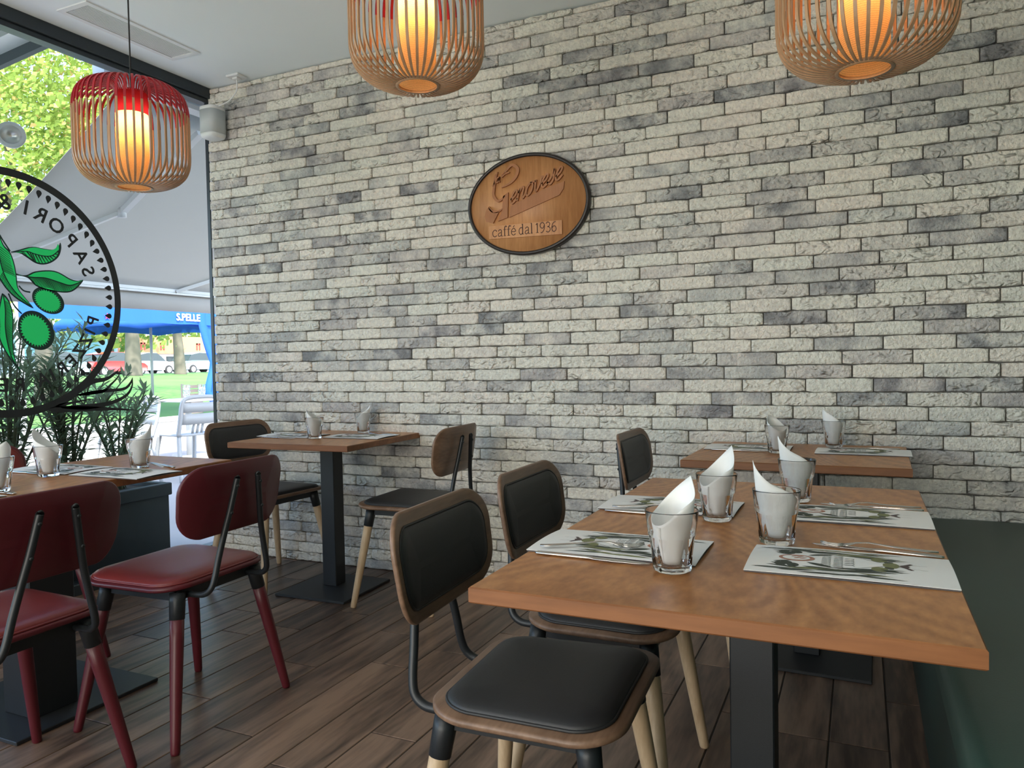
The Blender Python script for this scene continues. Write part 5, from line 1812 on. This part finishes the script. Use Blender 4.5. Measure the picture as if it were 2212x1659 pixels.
m = MB()
r5 = []
for k in range(10):
    a = PI / 2 + PI * k / 5
    rr = 0.045 if k % 2 == 0 else 0.018
    r5.append((rr * math.cos(a), rr * math.sin(a)))
m.poly(r5, 0, lambda a, b_, c_: (GXX + 0.02, 3.08 + a, 1.76 + b_))
m.build('printed_star', 'redstar', t, fixn=False)
t = thing('blue_parasol', 'blue parasol with scalloped edge standing on a grey pole beyond the terrace', 'parasol', (-6.6, 5.06, 0))
m = MB(); m.sm = True
rings = []
n = 48
for k, (r_, z) in enumerate(((0.02, 2.35), (0.6, 2.12), (1.15, 1.90), (1.30, 1.80), (1.31, 1.66))):
    ring = []
    for j in range(n):
        a = 2 * PI * j / n
        sag = (0.05 * abs(math.sin(4 * a))) if k >= 2 else 0
        ring.append((r_ * math.cos(a), r_ * math.sin(a), z + (sag if k == 4 else -sag * 0.4)))
    rings.append(ring)
m.loft(rings)
o = m.build('canopy', 'blue', t, fixn=False); sm_ = o.modifiers.new('t', 'SOLIDIFY'); sm_.thickness = 0.004
m = MB(); m.sm = True
m.tube([(0, 0, 0.3), (0, 0, 2.35)], 0.022, 10)
m.build('pole', 'grey', t)

# ------------------------------------------------------------------ white metal terrace chairs, table and stacked glasses
def terrace_chair(label):
    t = thing('terrace_chair', label, 'chair', group='white metal terrace chairs')
    m = MB(); m.sm = True
    P = [(-0.17, -0.205, 0.44), (-0.22, -0.21, 0.60), (-0.245, -0.205, 0.74), (-0.253, -0.165, 0.805), (-0.256, 0, 0.82), (-0.253, 0.165, 0.805), (-0.245, 0.205, 0.74), (-0.22, 0.21, 0.60), (-0.17, 0.205, 0.44)]
    m.tube(crm(P, 5), 0.013, flat=(0.036, 0.022))
    m.build('back_frame', 'chair', t)
    for z0_, z1_ in ((0.67, 0.765), (0.55, 0.655)):
        m = MB(); m.sm = True
        rr = []
        for j in range(9):
            f = -1 + 2 * j / 8
            bow = 0.03 * (1 - f * f)
            xa = -0.17 - (z0_ - 0.44) * 0.26 - bow; xb = -0.17 - (z1_ - 0.44) * 0.26 - bow
            rr.append([(xa, f * 0.195, z0_), (xb, f * 0.195, z1_), (xb - 0.006, f * 0.195, z1_), (xa - 0.006, f * 0.195, z0_)])
        m.loft(rr, True, True)
        m.build('back_slat', 'chair', t)
    m = MB(); m.sm = True
    for y in (-0.05, 0, 0.05):
        m.tube([(-0.20, y, 0.56), (-0.165, y, 0.45)], 0.008, flat=(0.025, 0.008))
    m.build('spindle', 'chair', t)
    m = MB(); m.sm = True
    m.plate(lambda d: rrect(0.19, 0.205, 0.07, d, 6, 0.1), [(0.15, 0.435), (0.0, 0.435), (0.0, 0.452), (0.01, 0.458), (0.15, 0.452)], lambda u, v, h: (u, v, h))
    m.build('seat', 'chair', t)
    for sx, sy in ((1, 1), (1, -1), (-1, 1), (-1, -1)):
        m = MB(); m.sm = True
        m.tube(crm([(sx * 0.16, sy * 0.19, 0.44), (sx * 0.185, sy * 0.205, 0.30), (sx * 0.24, sy * 0.225, 0.0)], 4), 0.013, flat=(0.036, 0.022))
        m.build('leg', 'chair', t)
    return t
tc1 = terrace_chair('white metal terrace chair seen from behind, right one outside the window')
place(tc1, (-2.62, 2.12, 0), PI - 0.15)
tc2 = copy_tree(tc1)
place(tc2, (-2.95, 1.68, 0), -1.9, 'white metal terrace chair half hidden by the oleander outside')
t = thing('terrace_table', 'pale terrace table with stacked glasses outside the window', 'table', (-3.95, 3.35, 0))
m = MB(); m.sm = True
m.plate(lambda d: rrect(0.36, 0.36, 0.05, d, 5), [(0.3, 0.70), (0.0, 0.70), (0.0, 0.72), (0.3, 0.72)], lambda u, v, h: (u, v, h))
m.build('tabletop', 'chair', t)
m = MB(); m.sm = True
m.tube([(0, 0, 0.02), (0, 0, 0.70)], 0.035, 12); m.build('pedestal', 'grey', t)
m = MB()
m.tube([(-0.28, 0, 0.02), (0.28, 0, 0.02)], 0.02, flat=(0.05, 0.03)); m.tube([(0, -0.28, 0.02), (0, 0.28, 0.02)], 0.02, flat=(0.05, 0.03)); m.build('foot_cross', 'grey', t)
for k, (dx, dy, lab) in enumerate(((0.0, -0.02, 'left stack of clear tumblers on the terrace table outside'), (0.06, 0.16, 'right stack of clear tumblers on the terrace table outside'))):
    for q in range(3):
        g_ = tfirst.copy(); C.objects.link(g_)
        g_.location = (-3.95 + dx, 3.35 + dy, 0.721 + 0.034 * q)
        g_.rotation_euler = (0, 0, q * 0.2)
        tag(g_, 'one glass of the ' + lab, 'glass', 'left stacked glasses on the terrace table' if k == 0 else 'right stacked glasses on the terrace table')
t = thing('slatted_screen', 'short dark slatted screen at the foot of the blue drape outside', 'screen', (-5.32, 4.55, 0.40))
m = MB()
for k in range(7): m.box(-0.012, 0.012, -0.05, 0.30, 0.03 + 0.062 * k, 0.075 + 0.062 * k)
m.build('slats', 'boards', t)
m = MB(); m.box(-0.02, 0.02, -0.07, -0.05, 0, 0.47); m.build('post', 'boards', t)

# ------------------------------------------------------------------ parked cars and shops across the park
def car(label, x, y, z, L_, body, rz=PI / 2, seed=0):
    t = thing('parked_car', label, 'car', (x, y, z), rz)
    hw = 0.85
    def sec(w, pts): return [(a * L_ / 4.2, w, b_) for a, b_ in pts]
    low = [(-2.1, 0.30), (-2.12, 0.62), (-1.95, 0.86), (-1.2, 0.93), (1.0, 0.90), (1.85, 0.76), (2.1, 0.60), (2.1, 0.30)]
    m = MB(); m.sm = True
    m.loft([sec(-hw + 0.06, [(a * 0.985, b_ * 0.98) for a, b_ in low]), sec(-hw, low), sec(hw, low), sec(hw - 0.06 + 0.06, [(a * 0.99, b_) for a, b_ in low])], True, True)
    m.sm = False
    m.build('body', body, t)
    m = MB()
    cab = [(-1.75, 0.90), (-1.35, 1.34), (-0.6, 1.47), (0.25, 1.44), (1.05, 0.90)]
    m.loft([sec(-hw + 0.05, cab), sec(-hw + 0.17, [(a * 0.94 - 0.03, 0.9 + (b_ - 0.9) * 0.98) for a, b_ in cab]), sec(hw - 0.17, [(a * 0.94 - 0.03, 0.9 + (b_ - 0.9) * 0.98) for a, b_ in cab]), sec(hw - 0.05, cab)], True, True)
    m.build('windows', 'darkglass', t)
    m = MB()
    m.loft([[(a * L_ / 4.2, y_, b_) for a, b_ in ((-1.36, 1.345), (-0.6, 1.485), (0.27, 1.455), (0.2, 1.40), (-0.6, 1.43), (-1.3, 1.31))] for y_ in (-hw + 0.1, hw - 0.1)], True, True)
    m.build('roof', body, t)
    for sx in (-1, 1):
        for sy in (-1, 1):
            m = MB(); m.sm = True
            xx = sx * 1.28 * L_ / 4.2
            m.loft([[(xx + r_ * math.cos(2 * PI * k / 20), yy, 0.31 + r_ * math.sin(2 * PI * k / 20)) for k in range(20)] for r_, yy in ((0.05, sy * (hw + 0.01)), (0.29, sy * (hw + 0.01)), (0.31, sy * (hw - 0.02)), (0.31, sy * (hw - 0.2)))], True, True)
            wh = m.build('wheel', 'tyre', t)
            m = MB(); m.sm = True
            m.loft([[(xx + r_ * math.cos(2 * PI * k / 16), sy * (hw + 0.015), 0.31 + r_ * math.sin(2 * PI * k / 16)) for k in range(16)] for r_ in (0.01, 0.19)])
            m.build('hubcap', 'alu', wh)
    return t
car('pale blue parked car behind the slimmer tree trunk across the park', -40.0, 36.9, 0.62, 3.9, 'carblue')
car('white parked car between the red car and the pale blue one', -40.4, 32.9, 0.62, 3.6, 'carwhite')
car('red parked car behind the thick tree trunk across the park', -38.6, 28.9, 0.62, 3.8, 'carred')
car('pale parked car left of the thick tree trunk across the park', -38.0, 24.4, 0.62, 4.0, 'carblue', -PI / 2)

t = thing('shop_building', 'low white shop with broad orange fascia across the street', 'building', (-50, 43.0, 0.55))
m = MB(); m.box(-6, 0, -4.6, 14, 0, 2.9); m.build('walls', 'shop', t)
m = MB(); m.box(0.0, 0.25, -4.8, 14.2, 1.68, 3.15); m.build('fascia', 'orange', t)
for k in range(9):
    m = MB(); m.box(0.02, 0.06, -4.2 + 2.0 * k, -2.7 + 2.0 * k, 0.25, 1.45); m.build('shop_window', 'darkglass', t)
m = MB()
for k in range(4):
    y0 = -2.9 + 1.9 * k
    m.box(0.26, 0.30, y0, y0 + 0.14, 2.0, 2.6); m.box(0.26, 0.30, y0 + 0.3, y0 + 0.42, 2.0, 2.6); m.box(0.26, 0.30, y0, y0 + 0.42, 2.48, 2.6)
m.build('fascia_marks', MT['carred'], t)
t = thing('kiosk_building', 'pale blue clad building left of the thick tree trunk across the street', 'building', (-50, 36.2, 0.55))
m = MB(); m.box(-4, 0, -9.0, 1.6, 0, 1.9); m.build('walls', 'shop', t)
m = MB(); m.box(0, 0.2, -9.1, 1.7, 1.35, 3.3); m.build('cladding', 'cyan', t)
for k in range(5):
    m = MB(); m.box(0.02, 0.06, -8.4 + 2.0 * k, -7.0 + 2.0 * k, 0.2, 1.3); m.build('shop_window', 'darkglass', t)
